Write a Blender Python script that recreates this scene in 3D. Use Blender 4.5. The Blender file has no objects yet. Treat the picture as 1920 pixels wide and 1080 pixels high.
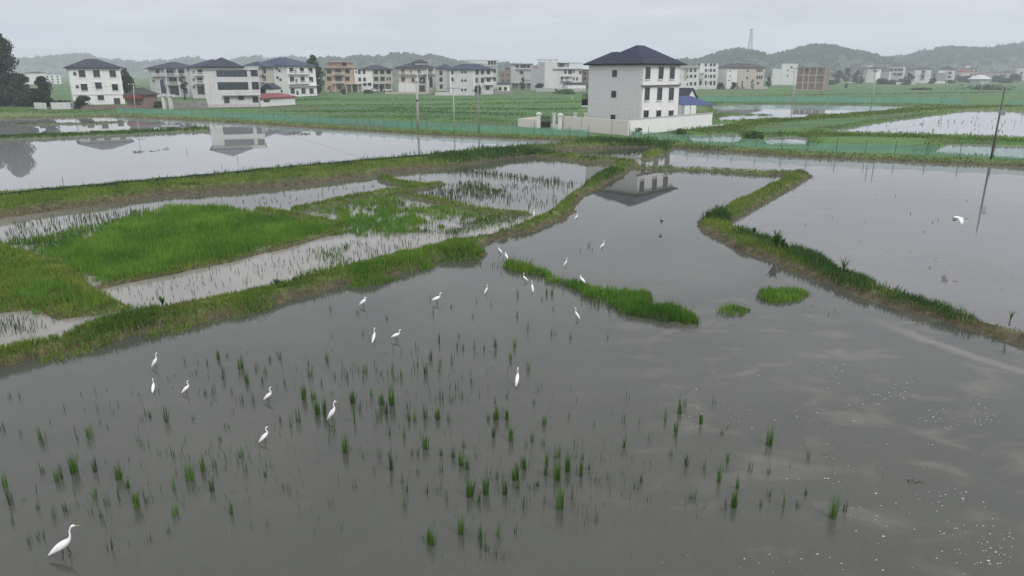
import bpy, math, random
import numpy as np
from mathutils import Vector, Matrix
random.seed(7); RNG = np.random.default_rng(11)
scn = bpy.context.scene
COL = scn.collection
# ------------------------------------------------------------------ camera model (drone, 9 m above the paddies)
F, CX, CY, HOR, HCAM = 1320.0, 960.0, 540.0, 135.0, 9.0
TH = math.atan((CY - HOR) / F); CT, ST = math.cos(TH), math.sin(TH)
def ray(px, py):
    xc, yc = (px - CX) / F, (CY - py) / F
    return Vector((xc, CT + yc * ST, -ST + yc * CT))
def G(px, py, z=0.0):
    d = ray(px, py); t = (z - HCAM) / d.z
    return Vector((d.x * t, d.y * t, z))
def HZ(P, py):                       # height above datum of the point over P seen at photo row py
    k = (CY - py) / F
    return HCAM + P.y * (k * CT - ST) / (CT + k * ST)
def AT(px, py, Y):                   # point on the ray at forward distance Y
    d = ray(px, py); t = Y / d.y
    return Vector((d.x * t, Y, HCAM + d.z * t))
# ------------------------------------------------------------------ object helpers
def tag(o, label=None, cat=None, group=None, kind=None):
    if label: o['label'] = label
    if cat: o['category'] = cat
    if group: o['group'] = group
    if kind: o['kind'] = kind
    return o
def empty(name, loc, rz=0.0, label=None, cat=None, group=None):
    o = bpy.data.objects.new(name, None); COL.objects.link(o)
    o.location = loc; o.rotation_euler = (0, 0, rz); o.empty_display_size = .3
    return tag(o, label, cat, group)
def link(name, me, parent=None):
    o = bpy.data.objects.new(name, me); COL.objects.link(o)
    if parent is not None: o.parent = parent
    return o
class MB:
    def __init__(s): s.v = []; s.f = []; s.m = []
    def add(s, vs, fs, m=0):
        n = len(s.v); s.v += [tuple(p) for p in vs]; s.f += [[n + i for i in f] for f in fs]; s.m += [m] * len(fs)
        return s
    def box(s, x0, x1, y0, y1, z0, z1, m=0):
        vs = [(x, y, z) for z in (z0, z1) for y in (y0, y1) for x in (x0, x1)]
        return s.add(vs, [(0, 2, 3, 1), (4, 5, 7, 6), (0, 1, 5, 4), (2, 6, 7, 3), (0, 4, 6, 2), (1, 3, 7, 5)], m)
    def tube(s, pts, rad, n=8, m=0, cap=True):
        pts = [Vector(p) for p in pts]
        if not hasattr(rad, '__len__'): rad = [rad] * len(pts)
        rings = []; base = len(s.v); ref = None
        for i, p in enumerate(pts):
            t = (pts[min(i + 1, len(pts) - 1)] - pts[max(i - 1, 0)])
            if t.length < 1e-9: t = Vector((0, 0, 1))
            t.normalize()
            if ref is None: ref = t.orthogonal().normalized()
            a = (ref - t * ref.dot(t))
            a = a.normalized() if a.length > 1e-6 else t.orthogonal().normalized()
            ref = a; b = t.cross(a)
            r = rad[i]; ra, rb = (r if hasattr(r, '__len__') else (r, r))
            rings.append([p + a * (ra * math.cos(2 * math.pi * k / n)) + b * (rb * math.sin(2 * math.pi * k / n)) for k in range(n)])
        vs = [q for R in rings for q in R]; fs = []
        for i in range(len(pts) - 1):
            for k in range(n):
                k2 = (k + 1) % n
                fs.append((i * n + k, i * n + k2, (i + 1) * n + k2, (i + 1) * n + k))
        if cap: fs.append(tuple(range(n))[::-1]); fs.append(tuple((len(pts) - 1) * n + k for k in range(n)))
        return s.add(vs, fs, m)
    def mesh(s, name, mats, smooth=False):
        me = bpy.data.meshes.new(name); me.from_pydata(s.v, [], s.f)
        for x in (mats if isinstance(mats, (list, tuple)) else [mats]): me.materials.append(x)
        me.polygons.foreach_set('material_index', s.m)
        if smooth: me.polygons.foreach_set('use_smooth', [True] * len(me.polygons))
        me.update(); return me
    def build(s, name, mats, parent=None, smooth=False):
        return link(name, s.mesh(name, mats, smooth), parent)
def np_mesh(name, V, Fc, mat, attrs=None, smooth=False):
    """big mesh from numpy: V (n,3), Fc (m,k)"""
    me = bpy.data.meshes.new(name); n, (m, k) = len(V), Fc.shape
    me.vertices.add(n); me.vertices.foreach_set('co', np.ascontiguousarray(V, np.float32).ravel())
    me.loops.add(m * k); me.loops.foreach_set('vertex_index', np.ascontiguousarray(Fc, np.int32).ravel())
    me.polygons.add(m); me.polygons.foreach_set('loop_start', np.arange(0, m * k, k, dtype=np.int32))
    me.polygons.foreach_set('use_smooth', np.full(m, smooth, dtype=bool))
    for an, av in (attrs or {}).items():
        at = me.attributes.new(an, 'FLOAT', 'POINT'); at.data.foreach_set('value', np.ascontiguousarray(av, np.float32))
    me.materials.append(mat); me.update(calc_edges=True); me.validate()
    return me
def vnoise(x, y, seed=0):
    x = np.asarray(x, float); y = np.asarray(y, float)
    xi, yi = np.floor(x), np.floor(y); fx, fy = x - xi, y - yi
    fx = fx * fx * (3 - 2 * fx); fy = fy * fy * (3 - 2 * fy)
    def h(a, b):
        q = np.sin(a * 127.1 + b * 311.7 + seed * 74.7) * 43758.5453
        return q - np.floor(q)
    return (h(xi, yi) * (1 - fx) + h(xi + 1, yi) * fx) * (1 - fy) + (h(xi, yi + 1) * (1 - fx) + h(xi + 1, yi + 1) * fx) * fy
def fbm(x, y, seed=0, o=3):
    r = 0; a = .5
    for i in range(o): r = r + a * vnoise(np.asarray(x) * 2 ** i, np.asarray(y) * 2 ** i, seed + i); a *= .5
    return r / (1 - .5 ** o)
# ------------------------------------------------------------------ materials
class N:
    def __init__(s, name):
        s.mat = bpy.data.materials.new(name); s.mat.use_nodes = True; s.t = s.mat.node_tree; s.t.nodes.clear()
        s.out = s.n('ShaderNodeOutputMaterial')
    def n(s, typ, **kw):
        nd = s.t.nodes.new(typ)
        for k, v in kw.items():
            if k.startswith('i_'):
                key = k[2:]; key = int(key) if key.isdigit() else key.replace('_', ' ')
                if isinstance(v, bpy.types.NodeSocket): s.t.links.new(v, nd.inputs[key])
                else: nd.inputs[key].default_value = v
            else: setattr(nd, k, v)
        return nd
    def L(s, a, b): s.t.links.new(a, b)
    def pos(s, obj=True):
        if obj: return s.n('ShaderNodeTexCoord').outputs['Object']
        return s.n('ShaderNodeNewGeometry').outputs['Position']
    def noise(s, vec, scale, detail=3, rough=.55, sc=None, dist=0):
        if sc: vec = s.n('ShaderNodeMapping', i_Vector=vec, i_Scale=sc).outputs[0]
        return s.n('ShaderNodeTexNoise', i_Vector=vec, i_Scale=scale, i_Detail=detail, i_Roughness=rough, i_Distortion=dist).outputs['Fac']
    def ramp(s, fac, stops):
        r = s.n('ShaderNodeValToRGB', i_Fac=fac); e = r.color_ramp.elements
        while len(e) < len(stops): e.new(.5)
        for el, (p, c) in zip(e, stops):
            el.position = p; el.color = (c, c, c, 1) if not hasattr(c, '__len__') else (*c, 1)
        return r.outputs[0]
    def math(s, op, a, b=0.0, clamp=False):
        nd = s.n('ShaderNodeMath', operation=op, use_clamp=clamp)
        for i, x in enumerate((a, b)):
            if isinstance(x, bpy.types.NodeSocket): s.L(x, nd.inputs[i])
            else: nd.inputs[i].default_value = x
        return nd.outputs[0]
    def mix(s, fac, a, b):
        nd = s.n('ShaderNodeMix', data_type='RGBA')
        for i, x in ((0, fac), (6, a), (7, b)):
            if isinstance(x, bpy.types.NodeSocket): s.L(x, nd.inputs[i])
            else: nd.inputs[i].default_value = (*x, 1) if hasattr(x, '__len__') else x
        return nd.outputs[2]
    def attr(s, name): return s.n('ShaderNodeAttribute', attribute_name=name).outputs['Fac']
    def bump(s, h, strength=.3, dist=.1): return s.n('ShaderNodeBump', i_Strength=strength, i_Distance=dist, i_Height=h).outputs[0]
    def done(s, col, rough=.8, normal=None, **kw):
        b = s.n('ShaderNodeBsdfPrincipled')
        for k, x in (('Base Color', col), ('Roughness', rough), ('Normal', normal)):
            if x is None: continue
            if isinstance(x, bpy.types.NodeSocket): s.L(x, b.inputs[k])
            else: b.inputs[k].default_value = (*x, 1) if hasattr(x, '__len__') else x
        for k, v in kw.items(): b.inputs[k.replace('_', ' ')].default_value = v
        s.L(b.outputs[0], s.out.inputs[0]); return s.mat
def m_wall(name, c, var=.10, dirt=.25, rough=.75):
    m = N(name); p = m.pos()
    n1 = m.noise(p, .5, 4); st = m.noise(p, 1.0, 4, sc=(1.6, 1.6, .12))
    d = tuple(x * (1 - dirt) * y for x, y in zip(c, (1, .97, .92)))
    f = m.math('MULTIPLY', m.ramp(st, [(.45, 0.), (.75, 1.)]), m.ramp(n1, [(.35, 0.), (.7, 1.)]))
    col = m.mix(f, c, d)
    col = m.mix(m.ramp(m.noise(p, 3.0, 5), [(.3, 0.), (.7, var * 2)]), col, tuple(x * .85 for x in c))
    return m.done(col, rough)
def m_tiled(name, c, grout, bw, bh, var=.08):
    m = N(name); p = m.pos(); sp = m.n('ShaderNodeSeparateXYZ', i_0=p)
    v = m.n('ShaderNodeCombineXYZ', i_0=m.math('ADD', sp.outputs[0], sp.outputs[1]), i_1=sp.outputs[2])
    b = m.n('ShaderNodeTexBrick', i_Vector=v.outputs[0], i_Color1=(*c, 1), i_Color2=(*[x * (1 - var) for x in c], 1), i_Mortar=(*grout, 1),
            i_Scale=1.0, i_Mortar_Size=.025, i_Brick_Width=bw, i_Row_Height=bh, offset=0.0)
    st = m.noise(p, .8, 4, sc=(1.4, 1.4, .15))
    return m.done(m.mix(m.ramp(st, [(.5, 0.), (.8, .1)]), b.outputs[0], tuple(x * .7 for x in c)), .6)
def m_roof(name, c, rough=.55, pitch=.45):
    m = N(name); p = m.pos(); sp = m.n('ShaderNodeSeparateXYZ', i_0=p)
    w = m.n('ShaderNodeTexWave', i_Vector=p, i_Scale=1 / pitch * .35, i_Distortion=.0, bands_direction='X')
    w2 = m.n('ShaderNodeTexWave', i_Vector=p, i_Scale=1 / pitch * .35, i_Distortion=.0, bands_direction='Y')
    n1 = m.noise(p, .9, 5)
    h = m.math('ADD', w.outputs['Fac'], w2.outputs['Fac'])
    col = m.mix(n1, tuple(x * .75 for x in c), tuple(x * 1.2 for x in c))
    return m.done(col, rough, m.bump(h, .35, .08), Specular_IOR_Level=.2)
def m_plain(name, c, rough=.6, metal=0.0, var=.25, scale=4):
    m = N(name); p = m.pos(); n1 = m.noise(p, scale, 4)
    return m.done(m.mix(n1, tuple(x * (1 - var) for x in c), tuple(min(1, x * (1 + var)) for x in c)), rough, Metallic=metal)
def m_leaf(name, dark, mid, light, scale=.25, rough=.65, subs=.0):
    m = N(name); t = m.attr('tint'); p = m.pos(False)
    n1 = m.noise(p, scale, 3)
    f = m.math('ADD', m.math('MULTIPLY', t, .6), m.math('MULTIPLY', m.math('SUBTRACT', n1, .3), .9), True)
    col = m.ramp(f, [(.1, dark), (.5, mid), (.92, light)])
    b = m.n('ShaderNodeBsdfPrincipled', i_Base_Color=col, i_Roughness=rough); b.inputs['Specular IOR Level'].default_value = .25
    tr = m.n('ShaderNodeBsdfTranslucent', i_Color=col)
    mx = m.n('ShaderNodeMixShader', i_0=.3); m.L(b.outputs[0], mx.inputs[1]); m.L(tr.outputs[0], mx.inputs[2])
    m.L(mx.outputs[0], m.out.inputs[0]); return m.mat
M = {}
M['white'] = m_wall('white_render', (.78, .78, .77), dirt=.2)
M['white2'] = m_wall('offwhite_render', (.70, .70, .68), dirt=.3)
M['grey'] = m_wall('grey_render', (.50, .50, .50), dirt=.3)
M['pale'] = m_wall('pale_grey_render', (.62, .62, .62), dirt=.3)
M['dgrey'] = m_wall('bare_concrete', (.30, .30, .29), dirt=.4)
M['beige'] = m_wall('beige_render', (.50, .46, .40), dirt=.3)
M['tan'] = m_wall('tan_tile', (.50, .36, .24), dirt=.25)
M['pink'] = m_wall('pink_render', (.42, .33, .30), dirt=.3)
M['brown'] = m_wall('brown_brick', (.23, .16, .13), dirt=.3)
M['tile'] = m_tiled('grey_wall_tile', (.68, .675, .66), (.56, .555, .545), .75, .75, .03)
M['walltile'] = m_tiled('beige_wall_tile', (.74, .68, .63), (.58, .52, .48), .9, 4.0)
M['brick'] = m_tiled('red_brick', (.24, .14, .11), (.30, .25, .22), .5, .2)
M['slate'] = m_roof('dark_slate', (.009, .017, .040), .6, .45)
M['slate2'] = m_roof('grey_slate', (.028, .034, .054), .6)
M['blueroof'] = m_roof('blue_slate', (.026, .040, .078), .6)
M['redroof'] = m_roof('red_roof', (.22, .055, .05), .6)
M['orangeroof'] = m_roof('orange_roof', (.42, .14, .10), .7)
M['greyroof'] = m_roof('grey_tile_roof', (.060, .055, .055), .8)
M['bluesheet'] = m_roof('blue_metal_sheet', (.018, .045, .150), .5, .3)
M['glass'] = m_plain('window_glass', (.022, .027, .033), .12, 0, .4, .7)
M['bglass'] = m_plain('blue_window_glass', (.035, .06, .085), .1, 0, .5, .5)
M['tglass'] = m_plain('teal_window_glass', (.02, .04, .045), .1, 0, .5, .4)
M['frame'] = m_plain('window_frame', (.10, .095, .09), .5)
M['wframe'] = m_plain('white_trim', (.72, .72, .70), .6, 0, .08)
M['door'] = m_plain('dark_door', (.05, .045, .042), .5)
M['iron'] = m_plain('black_iron', (.025, .022, .022), .5, .3)
M['concrete'] = m_plain('pole_concrete', (.42, .41, .39), .8, 0, .15)
M['stonewall'] = m_plain('grey_stone_wall', (.27, .26, .25), .9, 0, .35, 1.2)
M['dirtywall'] = m_wall('stained_plinth', (.55, .53, .51), dirt=.5)
M['wood'] = m_plain('dark_wood', (.09, .075, .06), .85)
M['palewood'] = m_plain('pale_stake', (.5, .46, .38), .8)
M['steel'] = m_plain('steel', (.3, .31, .32), .5, .5)
M['feather'] = m_plain('white_feather', (.86, .86, .85), .8, 0, .05, 20)
M['bill'] = m_plain('yellow_bill', (.50, .34, .10), .5)
M['dbill'] = m_plain('dark_bill', (.06, .055, .05), .5)
M['leg'] = m_plain('dark_leg', (.02, .02, .018), .6)
M['bark'] = m_plain('bark', (.10, .085, .07), .9, 0, .35)
M['mud'] = m_plain('wet_mud', (.055, .048, .036), .5, 0, .4, 9)
M['foam'] = m_plain('foam', (.45, .45, .42), .7, 0, .2)
M['carw'] = m_plain('white_car_paint', (.75, .75, .75), .25, 0, .03)
M['tyre'] = m_plain('tyre', (.02, .02, .02), .8)
M['blue'] = m_plain('blue_plastic', (.06, .16, .4), .4)
M['rice'] = m_leaf('rice_leaf', (.028, .082, .012), (.090, .200, .020), (.190, .330, .040), .30)
M['tuft'] = m_leaf('rice_tuft_leaf', (.026, .075, .012), (.072, .170, .022), (.150, .280, .040), .6)
M['grass'] = m_leaf('dike_grass', (.034, .084, .014), (.128, .205, .028), (.290, .330, .070), .45)
M['dry'] = m_leaf('dry_grass', (.095, .075, .030), (.19, .16, .065), (.30, .26, .12), .5)
M['weed'] = m_leaf('weed_leaf', (.018, .058, .012), (.052, .130, .022), (.115, .220, .038), .6)
M['stub'] = m_leaf('rice_stubble', (.030, .050, .020), (.048, .082, .030), (.085, .120, .05), .5)
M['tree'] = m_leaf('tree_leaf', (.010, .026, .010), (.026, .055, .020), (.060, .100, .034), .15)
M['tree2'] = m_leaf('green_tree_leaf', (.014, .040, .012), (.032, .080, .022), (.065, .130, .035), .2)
M['forest'] = m_leaf('forest_leaf', (.014, .034, .014), (.028, .058, .022), (.05, .085, .03), .02)
def m_net(name, c, alpha):
    m = N(name); p = m.pos(); n1 = m.noise(p, .5, 4); n2 = m.noise(p, 3.0, 3, sc=(1, 1, .25))
    col = m.mix(n2, tuple(x * .65 for x in c), tuple(x * 1.3 for x in c))
    d = m.n('ShaderNodeBsdfDiffuse', i_Color=col); tr = m.n('ShaderNodeBsdfTranslucent', i_Color=col)
    a = m.n('ShaderNodeMixShader', i_0=.4); m.L(d.outputs[0], a.inputs[1]); m.L(tr.outputs[0], a.inputs[2])
    t = m.n('ShaderNodeBsdfTransparent'); b = m.n('ShaderNodeMixShader')
    m.L(m.math('ADD', m.math('MULTIPLY', n1, .3), alpha - .15), b.inputs[0])
    m.L(t.outputs[0], b.inputs[1]); m.L(a.outputs[0], b.inputs[2]); m.L(b.outputs[0], m.out.inputs[0]); return m.mat
M['net'] = m_net('green_netting', (.20, .48, .40), .54)
M['net2'] = m_net('pale_green_netting', (.24, .50, .42), .42)
M['dnet'] = m_net('dark_netting', (.025, .06, .05), .85)
def m_water(name, bed, bed2, rough=.02, bump=.02, stretch=(.25, 1, 1), sc=1.3, silt=False):
    m = N(name); p = m.pos(False)
    n1 = m.noise(p, .12, 4, dist=1.0); n2 = m.noise(p, 2.5, 4)
    col = m.mix(m.ramp(n1, [(.35, 0.), (.65, 1.)]), bed, bed2)
    n3 = m.noise(p, 14, 4)
    col = m.mix(m.math('MULTIPLY', m.math('ADD', n2, n3), .38), col, tuple(x * .55 for x in bed))
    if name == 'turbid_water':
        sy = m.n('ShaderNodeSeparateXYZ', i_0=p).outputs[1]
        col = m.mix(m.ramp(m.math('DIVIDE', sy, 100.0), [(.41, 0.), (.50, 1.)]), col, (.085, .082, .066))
    if silt:
        sx = m.n('ShaderNodeSeparateXYZ', i_0=p)
        w = m.noise(p, .85, 6, sc=(.6, 1, 1), dist=.5)
        reg = m.math('MULTIPLY', m.ramp(m.math('DIVIDE', m.math('SUBTRACT', sx.outputs[0], 1.0), 12.0), [(0., 0.), (.35, 1.)]),
                     m.ramp(m.math('DIVIDE', sx.outputs[1], 40.0), [(.62, 1.), (.85, 0.)]))
        s = m.math('MULTIPLY', m.ramp(w, [(.52, 0.), (.68, .38)]), m.math('ADD', m.math('MULTIPLY', reg, .9), .1))
        # the long pale wading track beside the right dike
        a, b = G(1600, 588), G(1925, 705); dx, dy = (b - a).x, (b - a).y; ln = math.hypot(dx, dy)
        nw = m.math('MULTIPLY', m.math('SUBTRACT', m.noise(p, .35, 3), .5), 2.2)
        dd = m.math('ADD', m.math('DIVIDE', m.math('SUBTRACT', m.math('MULTIPLY', m.math('SUBTRACT', sx.outputs[0], a.x), dy), m.math('MULTIPLY', m.math('SUBTRACT', sx.outputs[1], a.y), dx)), ln), nw)
        tr = m.math('MULTIPLY', m.ramp(m.math('ABSOLUTE', dd), [(.08, .6), (.45, 0.)]), m.ramp(m.math('DIVIDE', m.math('SUBTRACT', sx.outputs[0], a.x), 4.0), [(0., 0.), (.3, 1.)]))
        col = m.mix(m.math('MAXIMUM', s, tr), col, (.165, .155, .122))
    b1 = m.noise(p, sc, 3, sc=stretch); b2 = m.noise(p, sc * 9, 2, sc=stretch)
    amp = m.ramp(m.noise(p, .06, 3), [(.3, .35), (.7, 1.)])
    h = m.math('MULTIPLY', m.math('ADD', b1, m.math('MULTIPLY', b2, .12)), amp)
    return m.done(col, rough, m.bump(h, 1.0, bump), IOR=1.333)
M['water'] = m_water('paddy_water', (.079, .082, .067), (.063, .066, .055), .008, .0022, (.5, 1, 1), .9, True)
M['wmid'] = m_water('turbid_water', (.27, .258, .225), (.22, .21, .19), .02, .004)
M['wright'] = m_water('pond_water', (.155, .152, .146), (.13, .128, .124), .02, .020, (.2, 1, 1), .45)
M['wfar'] = m_water('far_water', (.29, .29, .285), (.25, .25, .245), .006, .0009)
# ------------------------------------------------------------------ signed distance features of the land
def sdf_poly(poly, X, Y):
    n = len(poly); d = np.full(X.shape, 1e18); ins = np.zeros(X.shape, bool)
    for i in range(n):
        ax, ay = poly[i]; bx, by = poly[(i + 1) % n]
        ex, ey = bx - ax, by - ay; wx, wy = X - ax, Y - ay
        t = np.clip((wx * ex + wy * ey) / (ex * ex + ey * ey + 1e-12), 0, 1)
        d = np.minimum(d, (wx - ex * t) ** 2 + (wy - ey * t) ** 2)
        c = ((ay > Y) != (by > Y)) & (X < (bx - ax) * (Y - ay) / ((by - ay) if abs(by - ay) > 1e-12 else 1e-12) + ax)
        ins ^= c
    return np.where(ins, 1, -1) * np.sqrt(d)
def sdf_line(pts, w, X, Y):
    d = np.full(X.shape, 1e18)
    for (ax, ay), (bx, by) in zip(pts[:-1], pts[1:]):
        ex, ey = bx - ax, by - ay; wx, wy = X - ax, Y - ay
        t = np.clip((wx * ex + wy * ey) / (ex * ex + ey * ey + 1e-12), 0, 1)
        d = np.minimum(d, (wx - ex * t) ** 2 + (wy - ey * t) ** 2)
    return w / 2 - np.sqrt(d)
LAND = {}
def land(name, near=None, far=None, line=None, width=1.0, h=.35, ramp=.6, rag=.25, soil=.5, world=None):
    if line is not None: pts = [(*G(x, y, 0).xy,) for x, y in line]; kind = 'line'
    else:
        pts = [(*G(x, y, 0).xy,) for x, y in near] + [(*G(x, y, h + .1).xy,) for x, y in (far or [])] + (world or []); kind = 'poly'
    LAND[name] = dict(kind=kind, pts=pts, w=width, h=h, ramp=ramp, rag=rag, soil=soil)
def sd_of(f, X, Y):
    s = sdf_poly(f['pts'], X, Y) if f['kind'] == 'poly' else sdf_line(f['pts'], f['w'], X, Y)
    return s + f['rag'] * 2 * (fbm(X * .9, Y * .9, 5) - .5)
D1N = [(-300, 462), (0, 412), (100, 397), (200, 383), (300, 367), (440, 358), (620, 341), (760, 322), (850, 313), (950, 298), (1010, 290), (1067, 283), (1130, 278), (1200, 276), (1250, 276)]
D1F = [(1250, 262), (1103, 261), (1000, 269), (633, 301), (300, 331), (0, 355), (-300, 380)]
land('D1', D1N, D1F, h=.55, ramp=1.3, soil=.7)
land('D1b', line=[(990, 290), (1050, 295), (1100, 302), (1150, 304), (1180, 308)], width=1.8, h=.4, ramp=.7, soil=.12)
D2N = [(-200, 735), (0, 690), (60, 676), (187, 645), (260, 629), (400, 599), (517, 571), (633, 539), (655, 534), (709, 532), (775, 508), (833, 488), (884, 488), (917, 479), (908, 467), (892, 462), (950, 448), (1030, 423), (1074, 403), (1080, 392), (1092, 370), (1187, 318)]
D2F = [(1165, 296), (1145, 307), (1100, 331), (1065, 355), (1030, 385), (965, 415), (862, 440), (738, 468), (600, 500), (520, 519), (433, 539), (333, 559), (253, 573), (187, 590), (75, 622), (0, 640), (-200, 690)]
land('D2', D2N, D2F, h=.38, ramp=.8, soil=.3, rag=.42)
land('G2', [(-200, 640), (0, 590), (60, 585), (100, 605), (187, 597), (262, 580), (233, 566), (180, 536)], [(150, 497), (95, 474), (0, 443), (-200, 392)], h=.20, ramp=.8, soil=.1)
land('G3a', line=[(555, 398), (640, 377), (735, 360.5), (790, 353), (822, 347)], width=1.5, h=.22, ramp=.5, soil=.1)
land('G3b', line=[(718, 335), (742, 344), (790, 351)], width=1.6, h=.25, ramp=.5, soil=.1)
land('G3c', line=[(752, 365), (830, 380), (900, 396), (985, 404)], width=1.2, h=.18, ramp=.4, soil=.15)
land('G1b', line=[(192, 540), (300, 516), (427, 490), (533, 464), (632, 436)], width=.9, h=.16, ramp=.4, soil=.2)
land('G1c', line=[(490, 396), (560, 408), (640, 426)], width=1.2, h=.2, ramp=.4, soil=.15)
land('D4', line=[(1186, 314), (1250, 318), (1340, 321), (1420, 326), (1500, 327)], width=1.0, h=.28, ramp=.5, rag=.15, soil=.05)
land('M3', line=[(858, 320), (930, 328), (1000, 336), (1082, 344)], width=.5, h=.08, ramp=.3, rag=.1)
land('D5', line=[(1502, 330), (1465, 351), (1420, 375), (1380, 396), (1345, 414)], width=2.1, h=.42, ramp=.8, soil=.25)
land('D6', [(1306, 416), (1312, 436), (1380, 467), (1480, 505), (1560, 537), (1650, 568), (1760, 602), (1850, 629), (1920, 653), (2200, 750)], [(2200, 690), (1920, 610), (1860, 596), (1800, 573), (1700, 543), (1600, 508), (1530, 473), (1460, 448), (1410, 430), (1365, 404), (1330, 396)], h=.27, ramp=.5, soil=.32, rag=.35)
land('D9', line=[(1213, 297), (1228, 290), (1245, 280), (1262, 270)], width=1.8, h=.4, ramp=.6, soil=.1)
land('B1', line=[(-80, 263), (100, 257), (250, 250), (383, 244)], width=1.6, h=.32, ramp=.4, rag=.2, soil=-1)
land('B2', line=[(40, 234), (100, 233), (160, 233), (230, 229)], width=2.2, h=.2, ramp=.8, rag=.8)
land('B3', line=[(255, 286), (285, 284)], width=.7, h=.1, ramp=.3, rag=.5)
land('B4', line=[(298, 282), (318, 280)], width=.7, h=.1, ramp=.3, rag=.5)
land('B5', line=[(545, 251), (578, 252)], width=1.4, h=.15, ramp=.5, rag=.6)
land('L0', [(-900, 235), (-300, 228), (0, 224), (200, 219), (400, 229), (600, 242), (800, 254), (970, 262), (1050, 264), (1103, 266), (1180, 270), (1245, 276), (1330, 284), (1514, 296), (1677, 303), (1862, 312), (1920, 316), (2400, 345)], None, h=.36, ramp=1.5, soil=.8, world=[(420, 70), (6000, 400), (6000, 6000), (-6000, 6000), (-6000, 420), (-420, 220)])
CARVE = {}
def carve(name, pts, z=0.): CARVE[name] = [(*G(x, y, z).xy,) for x, y in pts]
carve('W1', [(1330, 197), (1400, 195), (1560, 196), (1735, 199), (1660, 211), (1560, 218), (1437, 216), (1345, 214)])
carve('W1b', [(1340, 220), (1370, 215), (1440, 216.5), (1520, 215), (1510, 225), (1420, 228), (1350, 229)])
carve('W1c', [(1325, 232), (1385, 229), (1392, 234), (1345, 243), (1320, 243)])
carve('W2', [(1515, 249.5), (1590, 240), (1640, 230), (1745, 216), (1812, 207), (1920, 208), (2300, 210), (2300, 276), (1920, 261), (1723, 254)])
carve('W3', [(1280, 254), (1385, 250), (1400, 262), (1375, 273), (1300, 270)])
carve('W4', [(1428, 258), (1490, 255), (1520, 259), (1512, 277), (1436, 275)])
carve('W5', [(1735, 290), (1775, 269), (1920, 273), (2300, 286), (2300, 318), (1920, 302)])
carve('W6', [(770, 224), (840, 222), (870, 226), (820, 229), (770, 228)])
carve('W7', [(1368, 183), (1440, 185), (1430, 187), (1370, 186)])
def ss(a, b, x):
    t = np.clip((x - a) / (b - a), 0, 1); return t * t * (3 - 2 * t)
def ground_z(X, Y, full=False):
    X = np.asarray(X, float); Y = np.asarray(Y, float)
    Z = np.full(X.shape, -.35); soil = np.ones(X.shape); farm = np.zeros(X.shape)
    for k, f in LAND.items():
        P = np.array(f['pts']); mg = f['w'] + 2
        if k == 'L0': idx = np.nonzero(Y > 60)[0]
        else: idx = np.nonzero((X > P[:, 0].min() - mg) & (X < P[:, 0].max() + mg) & (Y > P[:, 1].min() - mg) & (Y < P[:, 1].max() + mg))[0]
        if not len(idx): continue
        x, y = X[idx], Y[idx]; s = sd_of(f, x, y)
        z = np.where(s > 0, f['h'] * ss(0, f['ramp'], s) + .1 * min(1, f['h'] * 2) * (fbm(x * .7, y * .7, 3) - .5) * ss(0, 1, s), np.maximum(-.35, s * .5))
        so = np.clip(1 - (s - f['soil'] * (.4 + 1.1 * fbm(x * .5, y * .5, 9))) / .35, 0, 1)
        up = z > Z[idx]
        Z[idx] = np.where(up, z, Z[idx]); soil[idx] = np.where(up, so, soil[idx])
        if k == 'L0': farm[idx] = np.where(up, ss(2, 6, s), 0)
    for k, p in CARVE.items():
        P = np.array(p); idx = np.nonzero((X > P[:, 0].min() - 1) & (X < P[:, 0].max() + 1) & (Y > P[:, 1].min() - 1) & (Y < P[:, 1].max() + 1))[0]
        if not len(idx): continue
        s = sdf_poly(p, X[idx], Y[idx]) + .5 * (fbm(X[idx] * .5, Y[idx] * .5, 21) - .5)
        t = ss(-.5, 1.0, s); Z[idx] = Z[idx] * (1 - t) - .3 * t
    return (Z, soil, farm) if full else Z
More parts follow.
